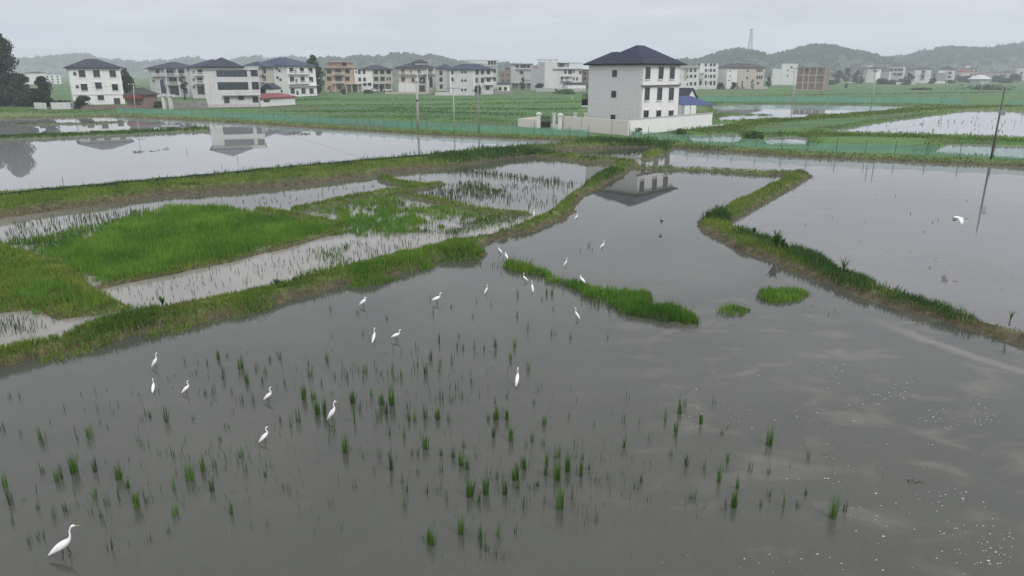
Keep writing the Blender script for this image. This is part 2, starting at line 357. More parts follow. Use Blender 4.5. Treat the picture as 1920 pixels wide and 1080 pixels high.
# ------------------------------------------------------------------ ground sheet (fan grid out to the horizon)
def make_ground():
    ys = [4.0]
    while ys[-1] < 300: ys.append(ys[-1] * 1.0072)
    while ys[-1] < 3600: ys.append(ys[-1] * 1.05)
    ys = np.array(ys); nu = 620; u = np.linspace(-1, 1, nu)
    Y = np.repeat(ys[:, None], nu, 1); X = u[None, :] * (0.92 * ys[:, None] + 14)
    sh = X.shape; Z, soil, farm = ground_z(X.ravel(), Y.ravel(), True)
    V = np.stack([X.ravel(), Y.ravel(), Z], 1); r, c = sh
    i = np.arange(r * c).reshape(r, c)
    Fc = np.stack([i[:-1, :-1].ravel(), i[:-1, 1:].ravel(), i[1:, 1:].ravel(), i[1:, :-1].ravel()], 1)
    m = N('ground_cover'); p = m.pos(False)
    n1 = m.noise(p, .35, 5); n2 = m.noise(p, 2.2, 5); n3 = m.noise(p, 9, 3)
    gr = m.ramp(m.math('ADD', m.math('MULTIPLY', n1, .6), m.math('MULTIPLY', n2, .4)), [(.3, (.028, .062, .012)), (.5, (.070, .125, .020)), (.7, (.150, .185, .042))])
    sl = m.ramp(n2, [(.3, (.034, .026, .015)), (.55, (.078, .060, .034)), (.75, (.125, .105, .055))])
    sx = m.n('ShaderNodeSeparateXYZ', i_0=p)
    bd = m.noise(p, .045, 3, sc=(.10, 1.0, 1), dist=.25)           # the crop plots lie in long strips
    bd2 = m.noise(p, .25, 4, sc=(.15, 1.0, 1))
    fc = m.ramp(m.math('ADD', m.math('MULTIPLY', bd, .7), m.math('MULTIPLY', bd2, .3)), [(.36, (.060, .066, .024)), (.42, (.032, .080, .013)), (.47, (.058, .150, .014)), (.52, (.026, .070, .013)), (.56, (.052, .136, .015)), (.63, (.10, .13, .030))])
    sa = m.attr('soil'); fa = m.attr('farm')
    col = m.mix(m.math('ADD', sa, m.math('MULTIPLY', m.math('SUBTRACT', n3, .5), .8), True), gr, sl)
    col = m.mix(fa, col, fc)
    mat = m.done(col, .9, m.bump(m.math('ADD', n2, m.math('MULTIPLY', n3, .4)), .6, .08))
    me = np_mesh('ground', V, Fc, mat, {'soil': soil, 'farm': farm}, True)
    tag(link('ground', me), 'earth dikes, fields and flat farmland between the flooded paddies', 'ground', kind='structure')
make_ground()
def sheet(name, pts, z, mat, label):
    me = bpy.data.meshes.new(name); me.from_pydata([(x, y, z) for x, y in pts], [], [list(range(len(pts)))]); me.materials.append(mat)
    tag(link(name, me), label, 'water', kind='structure')
pxs = lambda L: [tuple(G(x, y).xy) for x, y in L]
sheet('water', [(-450, -25), (450, -25), (450, 330), (-450, 330)], 0.0, M['water'], 'dark flooded paddy with egrets in the foreground')
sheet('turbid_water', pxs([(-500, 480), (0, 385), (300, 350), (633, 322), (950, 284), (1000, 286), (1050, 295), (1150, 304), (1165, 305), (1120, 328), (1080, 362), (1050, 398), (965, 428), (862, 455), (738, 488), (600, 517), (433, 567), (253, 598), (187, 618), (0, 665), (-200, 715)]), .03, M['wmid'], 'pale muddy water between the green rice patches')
sheet('pond_water', pxs([(1186, 313.5), (1340, 320.5), (1500, 327), (1465, 351), (1420, 375), (1345, 414), (1335, 425), (1480, 480), (1650, 553), (1920, 627), (2300, 745), (2300, 338), (1920, 313), (1600, 299), (1330, 282), (1262, 272), (1228, 290)]), .034, M['wright'], 'still pond reflecting the fence on the right')
sheet('far_pond_water', pxs([(-700, 520), (-300, 420), (0, 382), (300, 348), (633, 320), (950, 283), (1100, 270), (1050, 262), (800, 250), (400, 224), (200, 214), (-300, 222), (-900, 230)]), .03, M['wfar'], 'bright flooded field reflecting the houses on the left')
sheet('far_paddy_water', pxs([(1250, 272), (1330, 281), (1920, 310), (2400, 342), (2400, 178), (1300, 178), (700, 215), (760, 240), (1000, 255), (1200, 262)]), .026, M['wfar'], 'flooded plots among the far green fields')
# ------------------------------------------------------------------ vegetation: blades of grass and rice
BUCK = {}
def emit(bucket, P, h, w, lean=.25, tint=None, bend=None):
    """P (n,3) bases; one tapering blade per base"""
    n = len(P)
    if not n: return
    a = RNG.uniform(0, 2 * np.pi, n); h = h * RNG.uniform(.6, 1.25, n)
    l = np.abs(RNG.normal(0, lean, n)); b = RNG.uniform(0, 2 * np.pi, n)
    sx, sy = np.cos(a) * w / 2, np.sin(a) * w / 2
    tip = P + np.stack([np.cos(b) * l * h, np.sin(b) * l * h, h * np.sqrt(np.clip(1 - l * l, .15, 1))], 1)
    mid = P + (tip - P) * .55 + np.stack([-np.cos(b) * l * h * .12, -np.sin(b) * l * h * .12, h * .05], 1)
    sd = np.stack([sx, sy, np.zeros(n)], 1)
    V = np.stack([P - sd, P + sd, mid + sd * .75, mid - sd * .75, tip], 1).reshape(-1, 3)
    i = np.arange(n)[:, None] * 5
    Fc = np.concatenate([i + np.array([[0, 1, 2]]), i + np.array([[0, 2, 3]]), i + np.array([[3, 2, 4]])])
    t = np.repeat(RNG.uniform(.1, .9, n) if tint is None else tint, 5)
    BUCK.setdefault(bucket, []).append((V, Fc, t))
def flush(bucket, name, mat, label, cat):
    L = BUCK.pop(bucket); off = 0; VV, FF, TT = [], [], []
    for V, Fc, t in L: VV.append(V); FF.append(Fc + off); TT.append(t); off += len(V)
    me = np_mesh(name, np.concatenate(VV), np.concatenate(FF), mat, {'tint': np.concatenate(TT)})
    tag(link(name, me), label, cat, kind='stuff')
def sample(f, k, dmin=14):
    """points inside feature f with density k / distance^2"""
    P = np.array(f['pts']); m = f['w'] if f['kind'] == 'line' else 0
    x0, y0 = P.min(0) - m; x1, y1 = P.max(0) + m
    y0 = max(y0, 8); out = []
    bands = [y0]
    while bands[-1] < y1: bands.append(min(y1, bands[-1] * 1.15))
    for a, b in zip(bands[:-1], bands[1:]):
        xa, xb = max(x0, -.8 * b - 6), min(x1, .8 * b + 6)
        if xb <= xa: continue
        den = k / max(dmin, a) ** 2; n = int(den * (xb - xa) * (b - a))
        X = RNG.uniform(xa, xb, n); Y = RNG.uniform(a, b, n)
        s = sd_of(f, X, Y); q = s > 0.02
        out.append(np.stack([X[q], Y[q], s[q]], 1))
    return np.concatenate(out) if out else np.zeros((0, 3))
def grassy(name, k, h, green='grass', soilfrac=1.0, patch=.35):
    f = LAND[name]; S = sample(f, k); X, Y, s = S.T; Z, soil, _ = ground_z(X, Y, True)
    d = np.hypot(X, Y); pn = fbm(X * patch, Y * patch, 31); fine = fbm(X * 2, Y * 2, 17)
    bare = RNG.uniform(0, 1, len(X)) < soil * .75 * soilfrac
    keep = ~bare & (fine > .28)
    dry = keep & ((RNG.uniform(0, 1, len(X)) < np.clip((pn - .5) * 2.0, 0, .55)) | ((soil > .3) & (RNG.uniform(0, 1, len(X)) < .5)))
    g = keep & ~dry
    P = np.stack([X, Y, Z - .01], 1); w = np.maximum(.012, .00105 * d)
    hh = h * (.55 + .9 * fbm(X * .8, Y * .8, 13))
    t = np.clip(.25 + .6 * fbm(X * .6, Y * .6, 41) + RNG.normal(0, .15, len(X)), 0, 1)
    emit(green, P[g], hh[g], w[g], .45, t[g]); emit('dry', P[dry], hh[dry] * .7, w[dry], .7)
grassy('D2', 3.0e5, .22); grassy('D6', 3.0e5, .20); grassy('D5', 3.2e5, .24); grassy('D1', 2.6e5, .26); grassy('D1b', 3e5, .3)
grassy('G2', 2.6e5, .22); grassy('D4', 3e5, .22); grassy('D9', 3e5, .3); grassy('B1', 5e5, .42, 'weed'); [grassy(q, 3.2e5, .22) for q in ('G3a', 'G3b', 'G3c', 'G1b', 'G1c')]; grassy('B2', 2e5, .25, 'weed'); grassy('B5', 2e5, .3, 'weed'); grassy('B3', 2e5, .3, 'weed'); grassy('B4', 2e5, .3, 'weed'); grassy('M3', 1.2e5, .3, 'stub')
# taller rice-like grass along parts of the main dike
def poly_f(px, z=0.1, rag=.5): return dict(kind='poly', pts=[tuple(G(x, y, z).xy) for x, y in px], w=0, h=0, ramp=1, rag=rag, soil=0)
def field(px, bucket, k, h, z0=None, tb=.5, lean=.18, gap=0.0, rag=.7, wk=.00095, z=.1, fall=.9):
    f = poly_f(px, z, rag); S = sample(f, k); X, Y, s = S.T
    q = RNG.uniform(0, 1, len(X)) < ss(-.1, fall, s + 1.2 * (fbm(X * 1.3, Y * 1.3, 79) - .5)); X, Y, s = X[q], Y[q], s[q]
    if gap:
        q = fbm(X * .6, Y * .6, 77) * .55 + fbm(X * 2.6, Y * 1.8, 78) * .45 > gap
        X, Y, s = X[q], Y[q], s[q]
    d = np.hypot(X, Y); Z = ground_z(X, Y) if z0 is None else np.full(len(X), z0)
    Z = np.maximum(Z, -.02)
    t = np.clip(tb - .45 + .6 * fbm(X * .3, Y * .3, 51) + .5 * fbm(X * 3.5, Y * 1.6, 52) + RNG.normal(0, .16, len(X)), 0, 1)
    hh = h * (.45 + .55 * fbm(X * .5, Y * .5, 61) + .55 * fbm(X * 4, Y * 2, 62)) * np.clip(.5 + s / .8, .5, 1)
    emit(bucket, np.stack([X, Y, Z], 1), hh, np.maximum(.012, wk * d), lean, t)
PXP = lambda n: None
G1 = [(60, 478), (100, 495), (187, 540), (233, 529), (300, 516), (427, 490), (533, 462), (627, 433), (640, 424), (493, 397), (417, 386), (313, 384), (293, 392), (213, 420), (150, 443)]
field(G1, 'rice', 3.6e5, .40, z0=0, tb=.55, fall=1.6)
field([(300, 390), (417, 388), (500, 402), (560, 425), (420, 450), (300, 440)], 'rice', 1.3e5, .44, z0=0, tb=.85, fall=2.0)
G3 = [(570, 450), (600, 448), (720, 446), (797, 437), (850, 428), (900, 415), (967, 403), (900, 394), (817, 379), (753, 366), (790, 356), (820, 352), (813, 346), (740, 335), (719, 337), (735, 360), (600, 384), (560, 398), (610, 420)]
field(G3, 'rice', 2.0e5, .30, z0=0, tb=.55, gap=.45, fall=1.8)
field([(0, 500), (73, 500), (150, 530), (230, 575), (190, 590), (100, 595), (0, 582)], 'rice', 1.2e5, .30, tb=.6, gap=.42)
field([(0, 455), (60, 480), (130, 520), (100, 530), (0, 500)], 'rice', 1.2e5, .30, tb=.55, gap=.4)
field([(655, 533), (709, 531), (775, 507), (833, 487), (884, 487), (917, 479), (908, 467), (880, 458), (840, 455), (780, 470), (700, 500), (640, 520)], 'rice', 2.4e5, .34, tb=.42)
field([(250, 628), (400, 598), (520, 570), (510, 556), (400, 580), (280, 605)], 'rice', 1.0e5, .26, tb=.35, gap=.4)
# rice island strip and the two islets in the front pond
ISL = [(935, 495), (957, 490), (1001, 497), (1030, 509), (1052, 520), (1110, 530), (1129, 541), (1169, 544), (1212, 553), (1238, 570), (1278, 582), (1305, 594), (1293, 604), (1234, 599), (1169, 584), (1129, 556), (1089, 551), (1037, 528), (965, 504)]
field(ISL, 'rice', 4.0e5, .38, z0=-.02, tb=.68, rag=.7, fall=.7, gap=.24)
field([(1325, 580), (1340, 570), (1365, 567), (1395, 571), (1408, 578), (1375, 588), (1340, 590)], 'rice', 3.0e5, .26, z0=-.02, tb=.72, rag=.5, fall=.5)
field([(1408, 552), (1430, 540), (1465, 532), (1505, 536), (1530, 550), (1520, 562), (1470, 566), (1425, 562)], 'rice', 3.0e5, .29, z0=-.02, tb=.75, rag=.5, fall=.55)
field([(1500, 545), (1540, 555), (1600, 580), (1560, 590), (1490, 570)], 'stub', 1.6e4, .25, z0=-.02)
field([(1100, 535), (1300, 590), (1320, 610), (1240, 610), (1080, 560)], 'stub', 2.5e4, .3, z0=-.02)
field([(925, 470), (1000, 478), (1020, 500), (930, 510), (880, 495)], 'stub', 1.0e4, .22, z0=-.02)
field(ISL, 'rice', 9e4, .50, z0=-.02, tb=.5, rag=.6, lean=.7, fall=.2)
field([(640, 540), (655, 534), (709, 532), (775, 508), (833, 488), (884, 488), (920, 480), (905, 470), (833, 480), (770, 500), (700, 524)], 'rice', 1.0e5, .46, tb=.4, lean=.7, fall=.2)
field([(60, 682), (187, 648), (260, 634), (400, 604), (517, 576), (517, 566), (400, 592), (260, 620), (60, 665)], 'grass', 6e4, .36, lean=.75, fall=.2)
field([(780, 430), (860, 398), (950, 402), (1000, 408), (960, 424), (860, 442)], 'rice', 5e4, .28, z0=0, tb=.3, gap=.42)
field([(845, 338), (900, 336), (950, 350), (930, 362), (870, 362)], 'rice', 6e4, .28, z0=0, tb=.25, gap=.45)
field([(600, 470), (650, 455), (690, 462), (640, 486), (600, 492)], 'rice', 5e4, .26, z0=0, tb=.3, gap=.45)
def straw(px, k):
    S = sample(poly_f(px, 0), k); n = len(S); P = np.stack([S[:, 0], S[:, 1], np.full(n, .004)], 1)
    emit('straw', P, np.full(n, .16), np.full(n, .009), 1.2)
straw([(20, 1060), (300, 760), (800, 640), (1300, 760), (1850, 800), (1900, 1070)], 380)
straw([(820, 880), (1250, 830), (1300, 960), (900, 1040)], 900)
flush('straw', 'floating_straw', M['dry'], 'bits of straw floating on the near pond among the rice tufts', 'straw')
# thinly planted wet plots and drowned seedlings
field([(0, 418), (290, 385), (310, 400), (215, 420), (100, 470), (0, 455)], 'stub', 1.6e4, .36, z0=0, gap=.2)
field([(90, 440), (250, 395), (310, 390), (200, 440), (90, 490), (20, 462)], 'rice', 1.0e5, .36, z0=0, tb=.25, gap=.42)
field([(-20, 440), (90, 440), (100, 495), (-20, 460)], 'rice', 6e4, .36, z0=0, tb=.25, gap=.45)
field([(190, 545), (540, 470), (640, 450), (940, 425), (900, 440), (640, 500), (260, 575)], 'stub', 5.0e3, .26, z0=0, gap=.3)
field([(560, 470), (640, 452), (900, 430), (880, 445), (620, 500)], 'stub', 1.6e4, .26, z0=0, gap=.4)
field([(750, 440), (860, 395), (985, 405), (960, 418), (850, 440)], 'stub', 6e4, .28, z0=0, gap=.4)
field([(760, 365), (840, 345), (960, 345), (960, 370), (850, 382)], 'stub', 5.0e4, .28, z0=0, gap=.46)
field([(780, 340), (1080, 345), (1050, 390), (900, 392), (780, 368)], 'stub', 1.1e4, .3, z0=0, gap=.4)
field([(400, 375), (600, 350), (710, 340), (700, 355), (590, 375), (490, 393)], 'stub', 4e3, .25, z0=0, gap=.4)
field([(850, 312), (900, 318), (1090, 342), (1085, 350), (1000, 343), (860, 326)], 'stub', 4.0e4, .45, z0=0)
field([(-20, 590), (110, 600), (75, 625), (-20, 640)], 'stub', 4e4, .28, z0=0, gap=.35)
field([(1080, 440), (1135, 455), (1120, 470), (1070, 470)], 'stub', 2e4, .25, z0=0, gap=.4)
field([(20, 1050), (20, 760), (420, 640), (900, 640), (1300, 760), (1400, 1000), (800, 1060)], 'stub', 420, .24, z0=-.02)
field([(820, 900), (900, 820), (1230, 830), (1290, 940), (1050, 1010), (860, 980)], 'stub', 1300, .32, z0=-.02)
field([(20, 900), (60, 820), (480, 830), (520, 930), (120, 990)], 'stub', 900, .30, z0=-.02)
field([(420, 760), (520, 650), (900, 650), (960, 760), (620, 820)], 'stub', 1000, .30, z0=-.02)
field([(1350, 350), (1900, 360), (1900, 560), (1420, 420)], 'stub', 130, .14, z0=.03)
field([(1560, 236), (1900, 215), (1900, 255), (1700, 250)], 'stub', 900, .35, z0=.03)
field([(1480, 330), (1525, 330), (1520, 345), (1490, 345)], 'stub', 1.2e4, .35, z0=.03)
# bank grass along the far land edge, around the far plots and along the field bunds
def edge_grass(pts, k, h, bucket, spread=2.5, close=False, wk=.0011, z=None):
    L = pts + ([pts[0]] if close else [])
    for (ax, ay), (bx, by) in zip(L[:-1], L[1:]):
        ln = math.hypot(bx - ax, by - ay); d = math.hypot((ax + bx) / 2, (ay + by) / 2)
        if d > 420 or ln < .01: continue
        n = int(k * ln * spread / d ** 2)
        t = RNG.uniform(0, 1, n); X = ax + (bx - ax) * t + RNG.normal(0, spread / 2, n); Y = ay + (by - ay) * t + RNG.normal(0, spread / 2, n)
        Z = ground_z(X, Y); q = Z > .05
        X, Y, Z = X[q], Y[q], Z[q]; t = np.clip(.2 + .5 * fbm(X * .3, Y * .3, 91) + RNG.normal(0, .15, len(X)), 0, 1)
        hh = h * (.4 + 1.2 * fbm(X * .45, Y * .45, 92))
        emit(bucket, np.stack([X, Y, Z], 1), hh, wk * np.hypot(X, Y), .4, t)
L0e = LAND['L0']['pts'][1:-6]
edge_grass(L0e, 2.0e5, .26, 'grass', 3.0); edge_grass(L0e, 5e4, .3, 'dry', 2.0)
for k, p in CARVE.items(): edge_grass(p, 1.4e5, .26, 'grass', 2.0, True)
PX = lambda L: [tuple(G(x, y, .5).xy) for x, y in L]
for L in ([(560, 197), (800, 196), (1100, 190)], [(540, 208), (760, 207), (980, 214)], [(640, 187), (900, 186), (1095, 184)], [(600, 219), (760, 217), (960, 226)], [(700, 202), (1000, 204), (1090, 203)], [(500, 190), (620, 184)], [(0, 205), (120, 210), (215, 206)], [(1280, 192), (1500, 194), (1800, 197)], [(1420, 178), (1600, 176), (1900, 172)], [(1700, 170), (1900, 168)]):
    edge_grass(PX(L), 1.2e5, .26, 'rice' if L[0][1] % 2 else 'weed', 7, wk=.0010)
edge_grass(PX([(1330, 244), (1395, 229), (1514, 220), (1607, 214), (1730, 203), (1900, 198)]), 4e5, .45, 'grass', 4)
edge_grass(PX([(1340, 250), (1550, 250), (1723, 255), (1920, 262)]), 3e5, .35, 'grass', 3)
edge_grass(PX([(1000, 268), (1060, 262), (1110, 264), (1180, 266), (1230, 272), (1330, 280)]), 5e5, .7, 'weed', 3.0)
edge_grass(PX([(300, 335), (633, 305), (1000, 272)]), 2.0e5, .55, 'weed', 1.0)
edge_grass(PX([(0, 357), (200, 340), (400, 325), (700, 298)]), 2.0e5, .55, 'weed', .8)
edge_grass(PX([(820, 300), (900, 290), (980, 282), (1040, 284)]), 5e5, .6, 'weed', 2.0)
def wline(L, k, h, b, sp): edge_grass([tuple(G(x, y, .35).xy) for x, y in L], k, h, b, sp)
wline([(1345, 400), (1360, 410)], 5e5, .4, 'weed', 1.0); wline([(1400, 428), (1480, 462)], 4e5, .35, 'weed', .8); wline([(1500, 470), (1600, 520), (1640, 532)], 6e5, .4, 'weed', 1.0)
wline([(1680, 548), (1820, 592)], 3e5, .3, 'weed', .9); wline([(200, 615), (270, 595)], 3e5, .4, 'weed', 1.4); wline([(560, 520), (640, 495)], 4e5, .4, 'grass', .8); wline([(1100, 340), (1150, 318)], 4e5, .4, 'weed', 1.2)
flush('grass', 'dike_grass', M['grass'], 'yellow green grass covering the dikes and banks', 'grass')
flush('dry', 'dry_grass', M['dry'], 'straw coloured dead grass lying on the dikes', 'dry grass')
flush('rice', 'rice_seedlings', M['rice'], 'dense bright green rice seedlings in the wet plots', 'rice')
flush('stub', 'sparse_rice', M['stub'], 'sparse drowned rice shoots scattered through the shallow plots', 'rice shoots')
flush('weed', 'bank_weeds', M['weed'], 'dark leafy weeds along the banks and field bunds', 'weeds')
# ------------------------------------------------------------------ houses
class House:
    """local frame: x along the front from A to B, y inwards, z up"""
    def __init__(s, name, label, A, B, D, eave=None, h=None, z0=.45, cat='house', group=None):
        a, b = G(*A, z0), G(*B, z0); s.W = (b - a).length; s.D = D
        s.h = h if h else HZ((a + b) / 2, eave) - z0
        s.rz = math.atan2((b - a).y, (b - a).x); s.o = empty(name, a, s.rz, label, cat, group)
        s.inv = Matrix.Rotation(-s.rz, 3, 'Z'); s.a = a
    def loc(s, P): return s.inv @ (P - s.a)
    def hit(s, face, px, py):
        o, d = s.inv @ (Vector((0, 0, HCAM)) - s.a), s.inv @ ray(px, py)
        k, v = {'F': (1, 0), 'L': (0, 0), 'R': (0, s.W)}[face[0]] if len(face) == 1 else (1, float(face[1:]))
        t = (v - o[k]) / d[k]; p = o + d * t
        return (p.x if k == 1 else p.y), p.z
    def zpx(s, py, y=0): return HZ(s.a + Matrix.Rotation(s.rz, 3, 'Z') @ Vector((s.W / 2, y, 0)), py) - s.a.z
    def fb(s, mb, face, u0, u1, z0, z1, d0, d1, m=0):
        off = float(face[1:]) if len(face) > 1 else 0
        if face[0] == 'F': mb.box(u0, u1, off - d1, off - d0, z0, z1, m)
        elif face == 'L': mb.box(-d1, -d0, u0, u1, z0, z1, m)
        else: mb.box(s.W + d0, s.W + d1, u0, u1, z0, z1, m)
    def wall(s, mat, x0=0, x1=None, y0=0, y1=None, z0=-.4, z1=None, name='wall', label=None):
        o = MB().box(x0, s.W if x1 is None else x1, y0, s.D if y1 is None else y1, z0, s.h if z1 is None else z1).build(name, mat, s.o)
        if label: o['label'] = label
        return o
    def part(s, name, mat, x0, x1, y0, y1, z0, z1, par=None): return MB().box(x0, x1, y0, y1, z0, z1).build(name, mat, par or s.o)
    def hip(s, mat, over=.7, rise=2.4, x0=0, x1=None, y0=0, y1=None, z=None, name='roof', frac=None, gable=False):
        x1 = s.W if x1 is None else x1; y1 = s.D if y1 is None else y1; z = s.h if z is None else z
        x0 -= over; x1 += over; y0 -= over; y1 += over; t = .22
        wx, wy = x1 - x0, y1 - y0; ins = min(wx, wy) / 2 * .98
        if frac: ins = frac
        if gable: ins = .01
        ym = (y0 + y1) / 2; xm = (x0 + x1) / 2
        if wx >= wy: r = [(x0 + ins, ym), (x1 - ins, ym)]
        else: r = [(xm, y0 + ins), (xm, y1 - ins)]
        vs = [(x0, y0, z), (x1, y0, z), (x1, y1, z), (x0, y1, z), (x0, y0, z + t), (x1, y0, z + t), (x1, y1, z + t), (x0, y1, z + t), (*r[0], z + t + rise), (*r[1], z + t + rise)]
        fs = [(3, 2, 1, 0), (0, 1, 5, 4), (1, 2, 6, 5), (2, 3, 7, 6), (3, 0, 4, 7)]
        fs += [(4, 5, 9, 8), (5, 6, 9), (6, 7, 8, 9), (7, 4, 8)] if wx >= wy else [(4, 5, 8), (5, 6, 9, 8), (6, 7, 9), (7, 4, 8, 9)]
        return MB().add(vs, fs).build(name, mat, s.o)
    def win_l(s, face, u0, u1, z0, z1, glass='glass', frame='frame', fw=.09, mull=1, name='window', sill=False, bars=0):
        if u1 < u0: u0, u1 = u1, u0
        mb = MB(); s.fb(mb, face, u0, u1, z0, z1, -.02, .02, 0)
        for a in (u0 - fw, u1): s.fb(mb, face, a, a + fw, z0 - fw, z1 + fw, -.02, .07, 1)
        for a in (z0 - fw, z1): s.fb(mb, face, u0, u1, a, a + fw, -.02, .07, 1)
        for k in range(1, mull + 1):
            c = u0 + (u1 - u0) * k / (mull + 1); s.fb(mb, face, c - .025, c + .025, z0, z1, -.02, .045, 1)
        w = mb.build(name, [M[glass], M[frame]], s.o)
        if sill:
            k = MB(); s.fb(k, face, u0 - .2, u1 + .2, z0 - fw - .14, z0 - fw - .004, -.02, .16); k.build('sill', M['wframe'], w)
            k = MB(); s.fb(k, face, u0 - .2, u1 + .2, z1 + fw + .004, z1 + fw + .16, -.02, .12); k.build('lintel', M['wframe'], w)
        return w
    def win(s, face, px, py, w, h, **k):
        u0, za = s.hit(face, px - w / 2, py); u1, zb = s.hit(face, px + w / 2, py)
        _, z1 = s.hit(face, px, py - h / 2); _, z0 = s.hit(face, px, py + h / 2)
        return s.win_l(face, u0, u1, z0, z1, **k)
    def grid(s, face, us, zs, w, h, **k):
        L = s.W if face[0] == 'F' else s.D
        for z in zs:
            for u in us: s.win_l(face, u * L - w / 2, u * L + w / 2, z * s.h, z * s.h + h, **k)
    def balcony(s, face, u0, u1, z, mat, d=1.3, rail='wframe', solid=False, rh=.95):
        mb = MB(); s.fb(mb, face, u0, u1, z - .18, z, 0, d, 0)
        if solid: s.fb(mb, face, u0, u1, z, z + rh, d - .15, d, 0)
        else:
            s.fb(mb, face, u0, u1, z + rh - .1, z + rh, d - .12, d, 1)
            n = max(2, int((u1 - u0) / .45))
            for i in range(n + 1): c = u0 + (u1 - u0) * i / n; s.fb(mb, face, max(u0, c - .06), min(u1, c + .06), z, z + rh - .1, d - .1, d - .02, 1)
        return mb.build('balcony', [M[mat], M[rail]], s.o)
    def ledge(s, face, z, mat='wframe', d=.3, t=.2, u0=0, u1=None, name='ledge'):
        mb = MB(); L = s.W if face[0] == 'F' else s.D; s.fb(mb, face, u0, L if u1 is None else u1, z, z + t, 0, d); return mb.build(name, M[mat], s.o)
    def col(s, x, y, z0, z1, r=.22, mat='wframe', n=10):
        return MB().tube([(x, y, z0), (x, y, z0 + .25), (x, y, z0 + .26), (x, y, z1 - .3), (x, y, z1 - .29), (x, y, z1)], [r * 1.4, r * 1.4, r, r * .9, r * 1.35, r * 1.4], n).build('column', M[mat], s.o)
    def arch(s, face, px, py, w, h, glass='bglass', frame='wframe', name='window'):
        u0, _ = s.hit(face, px - w / 2, py); u1, _ = s.hit(face, px + w / 2, py); _, z1 = s.hit(face, px, py - h / 2); _, z0 = s.hit(face, px, py + h / 2)
        r = (u1 - u0) / 2; zc = z1 - r; c = (u0 + u1) / 2; mb = MB()
        def P(pts, d):
            if face[0] == 'F': return [(u, -d, z) for u, z in pts]
            return [((s.W + d) if face == 'R' else -d, u, z) for u, z in pts]
        A = [(u0, z0), (u1, z0)] + [(c + r * math.cos(a), zc + r * math.sin(a)) for a in np.linspace(0, math.pi, 11)]
        n = len(A); mb.add(P(A, .03) + P(A, -.02), [tuple(range(n))] + [(i, n + i, n + (i + 1) % n, (i + 1) % n) for i in range(n)], 0)
        o = [(u0, z0)] + [(c + r * math.cos(a), zc + r * math.sin(a)) for a in np.linspace(math.pi, 0, 11)] + [(u1, z0)]
        k = .18; q = [(u0 - k, z0)] + [(c + (r + k) * math.cos(a), zc + (r + k) * math.sin(a)) for a in np.linspace(math.pi, 0, 11)] + [(u1 + k, z0)]
        m = len(o); mb.add(P(o, .10) + P(q, .10) + P(o, -.02) + P(q, -.02), [f for i in range(m - 1) for f in ((i, i + 1, m + i + 1, m + i), (i, 2 * m + i, 2 * m + i + 1, i + 1), (m + i, m + i + 1, 3 * m + i + 1, 3 * m + i))], 1)
        return mb.build(name, [M[glass], M[frame]], s.o)
    def arcade(s, x0, x1, y, z, h, n, mat='wframe'):
        for i in range(n + 1): s.col(x0 + (x1 - x0) * i / n, y, z, z + h, .16, mat, 6)
ROW = 'houses in the village row'
# --- main house: stands at 45 degrees behind its compound wall. front = right hand white face, L = grey tiled face
C0 = G(1199, 243, .3); H = House.__new__(House)
H.W, H.D, H.h = 10.7, 10.6, 9.75; H.rz = math.pi / 4; H.a = C0
H.o = empty('house', C0, H.rz, 'nearest and largest house, grey tiled and white, dark hipped roof, behind a boundary wall', 'house'); H.inv = Matrix.Rotation(-H.rz, 3, 'Z')
MB().add([(0, 0, -.4), (H.W, 0, -.4), (H.W, H.D, -.4), (0, H.D, -.4), (0, 0, H.h), (H.W, 0, H.h), (H.W, H.D, H.h), (0, H.D, H.h)],
         [(0, 1, 5, 4), (1, 2, 6, 5), (2, 3, 7, 6), (3, 0, 4, 7), (4, 5, 6, 7)]).build('wall', M['white'], H.o)
H.o.children[0].data.materials.append(M['tile']); H.o.children[0].data.polygons[3].material_index = 1
def main_roof():
    ov, sl, st = .65, .57, .16
    R = [(-ov, H.W + ov, -ov, 8.6), (.8, 8.2, 4.0, H.D + ov)]
    xs = np.arange(-ov, H.W + ov + 1e-6, (H.W + 2 * ov) / 78); ys = np.arange(-ov, H.D + ov + 1e-6, (H.D + 2 * ov) / 74)
    X, Y = np.meshgrid(xs, ys); 
    R = [(-ov, H.W + ov, -ov, 9.5), (-ov, 5.9, 3.4, H.D + ov)]
    Z = np.zeros(X.shape)
    for a, b, c, d in R: Z = np.maximum(Z, sl * np.minimum(np.minimum(X - a, b - X), np.minimum(Y - c, d - Y)))
    Z = np.maximum(Z, 0) + H.h + .24
    r, c = X.shape; V = np.stack([X.ravel(), Y.ravel(), Z.ravel()], 1); i = np.arange(r * c).reshape(r, c)
    Fc = [tuple(q) for q in np.stack([i[:-1, :-1].ravel(), i[:-1, 1:].ravel(), i[1:, 1:].ravel(), i[1:, :-1].ravel()], 1).tolist()]
    mb = MB().add(V.tolist(), Fc); mb.box(-ov, H.W + ov, -ov, H.D + ov, H.h, H.h + .236)
    mb.build('roof', M['slate'], H.o)
    g = MB(); 
    for (x0, x1, y0, y1) in ((-ov - .12, H.W + ov + .12, -ov - .12, -ov), (-ov - .12, -ov, -ov, H.D + ov)): g.box(x0, x1, y0, y1, H.h + .1, H.h + .26)
    g.build('gutter', M['iron'], H.o)
main_roof()
for row, (cy, hh, z) in enumerate(((136.7, 21, 0), (175.8, 22, 0), (217, 18, 0))):
    for cx in ((1214.6, 1239.2, 1260.2), (1213.2, 1236.6, 1258.4), (1211, 1234.6, 1257.6))[row]:
        H.win('F', cx, cy, 7.6, hh, sill=True, mull=1)
for cx, cy, hh in ((1152.6, 137.6, 11), (1151, 176.5, 10.5), (1149.5, 220.6, 9.5)): H.win('L', cx, cy, 7, hh, sill=False, mull=1)
H.ledge('F', H.hit('F', 1230, 161.5)[1], 'frame', .35, .18, -.2)
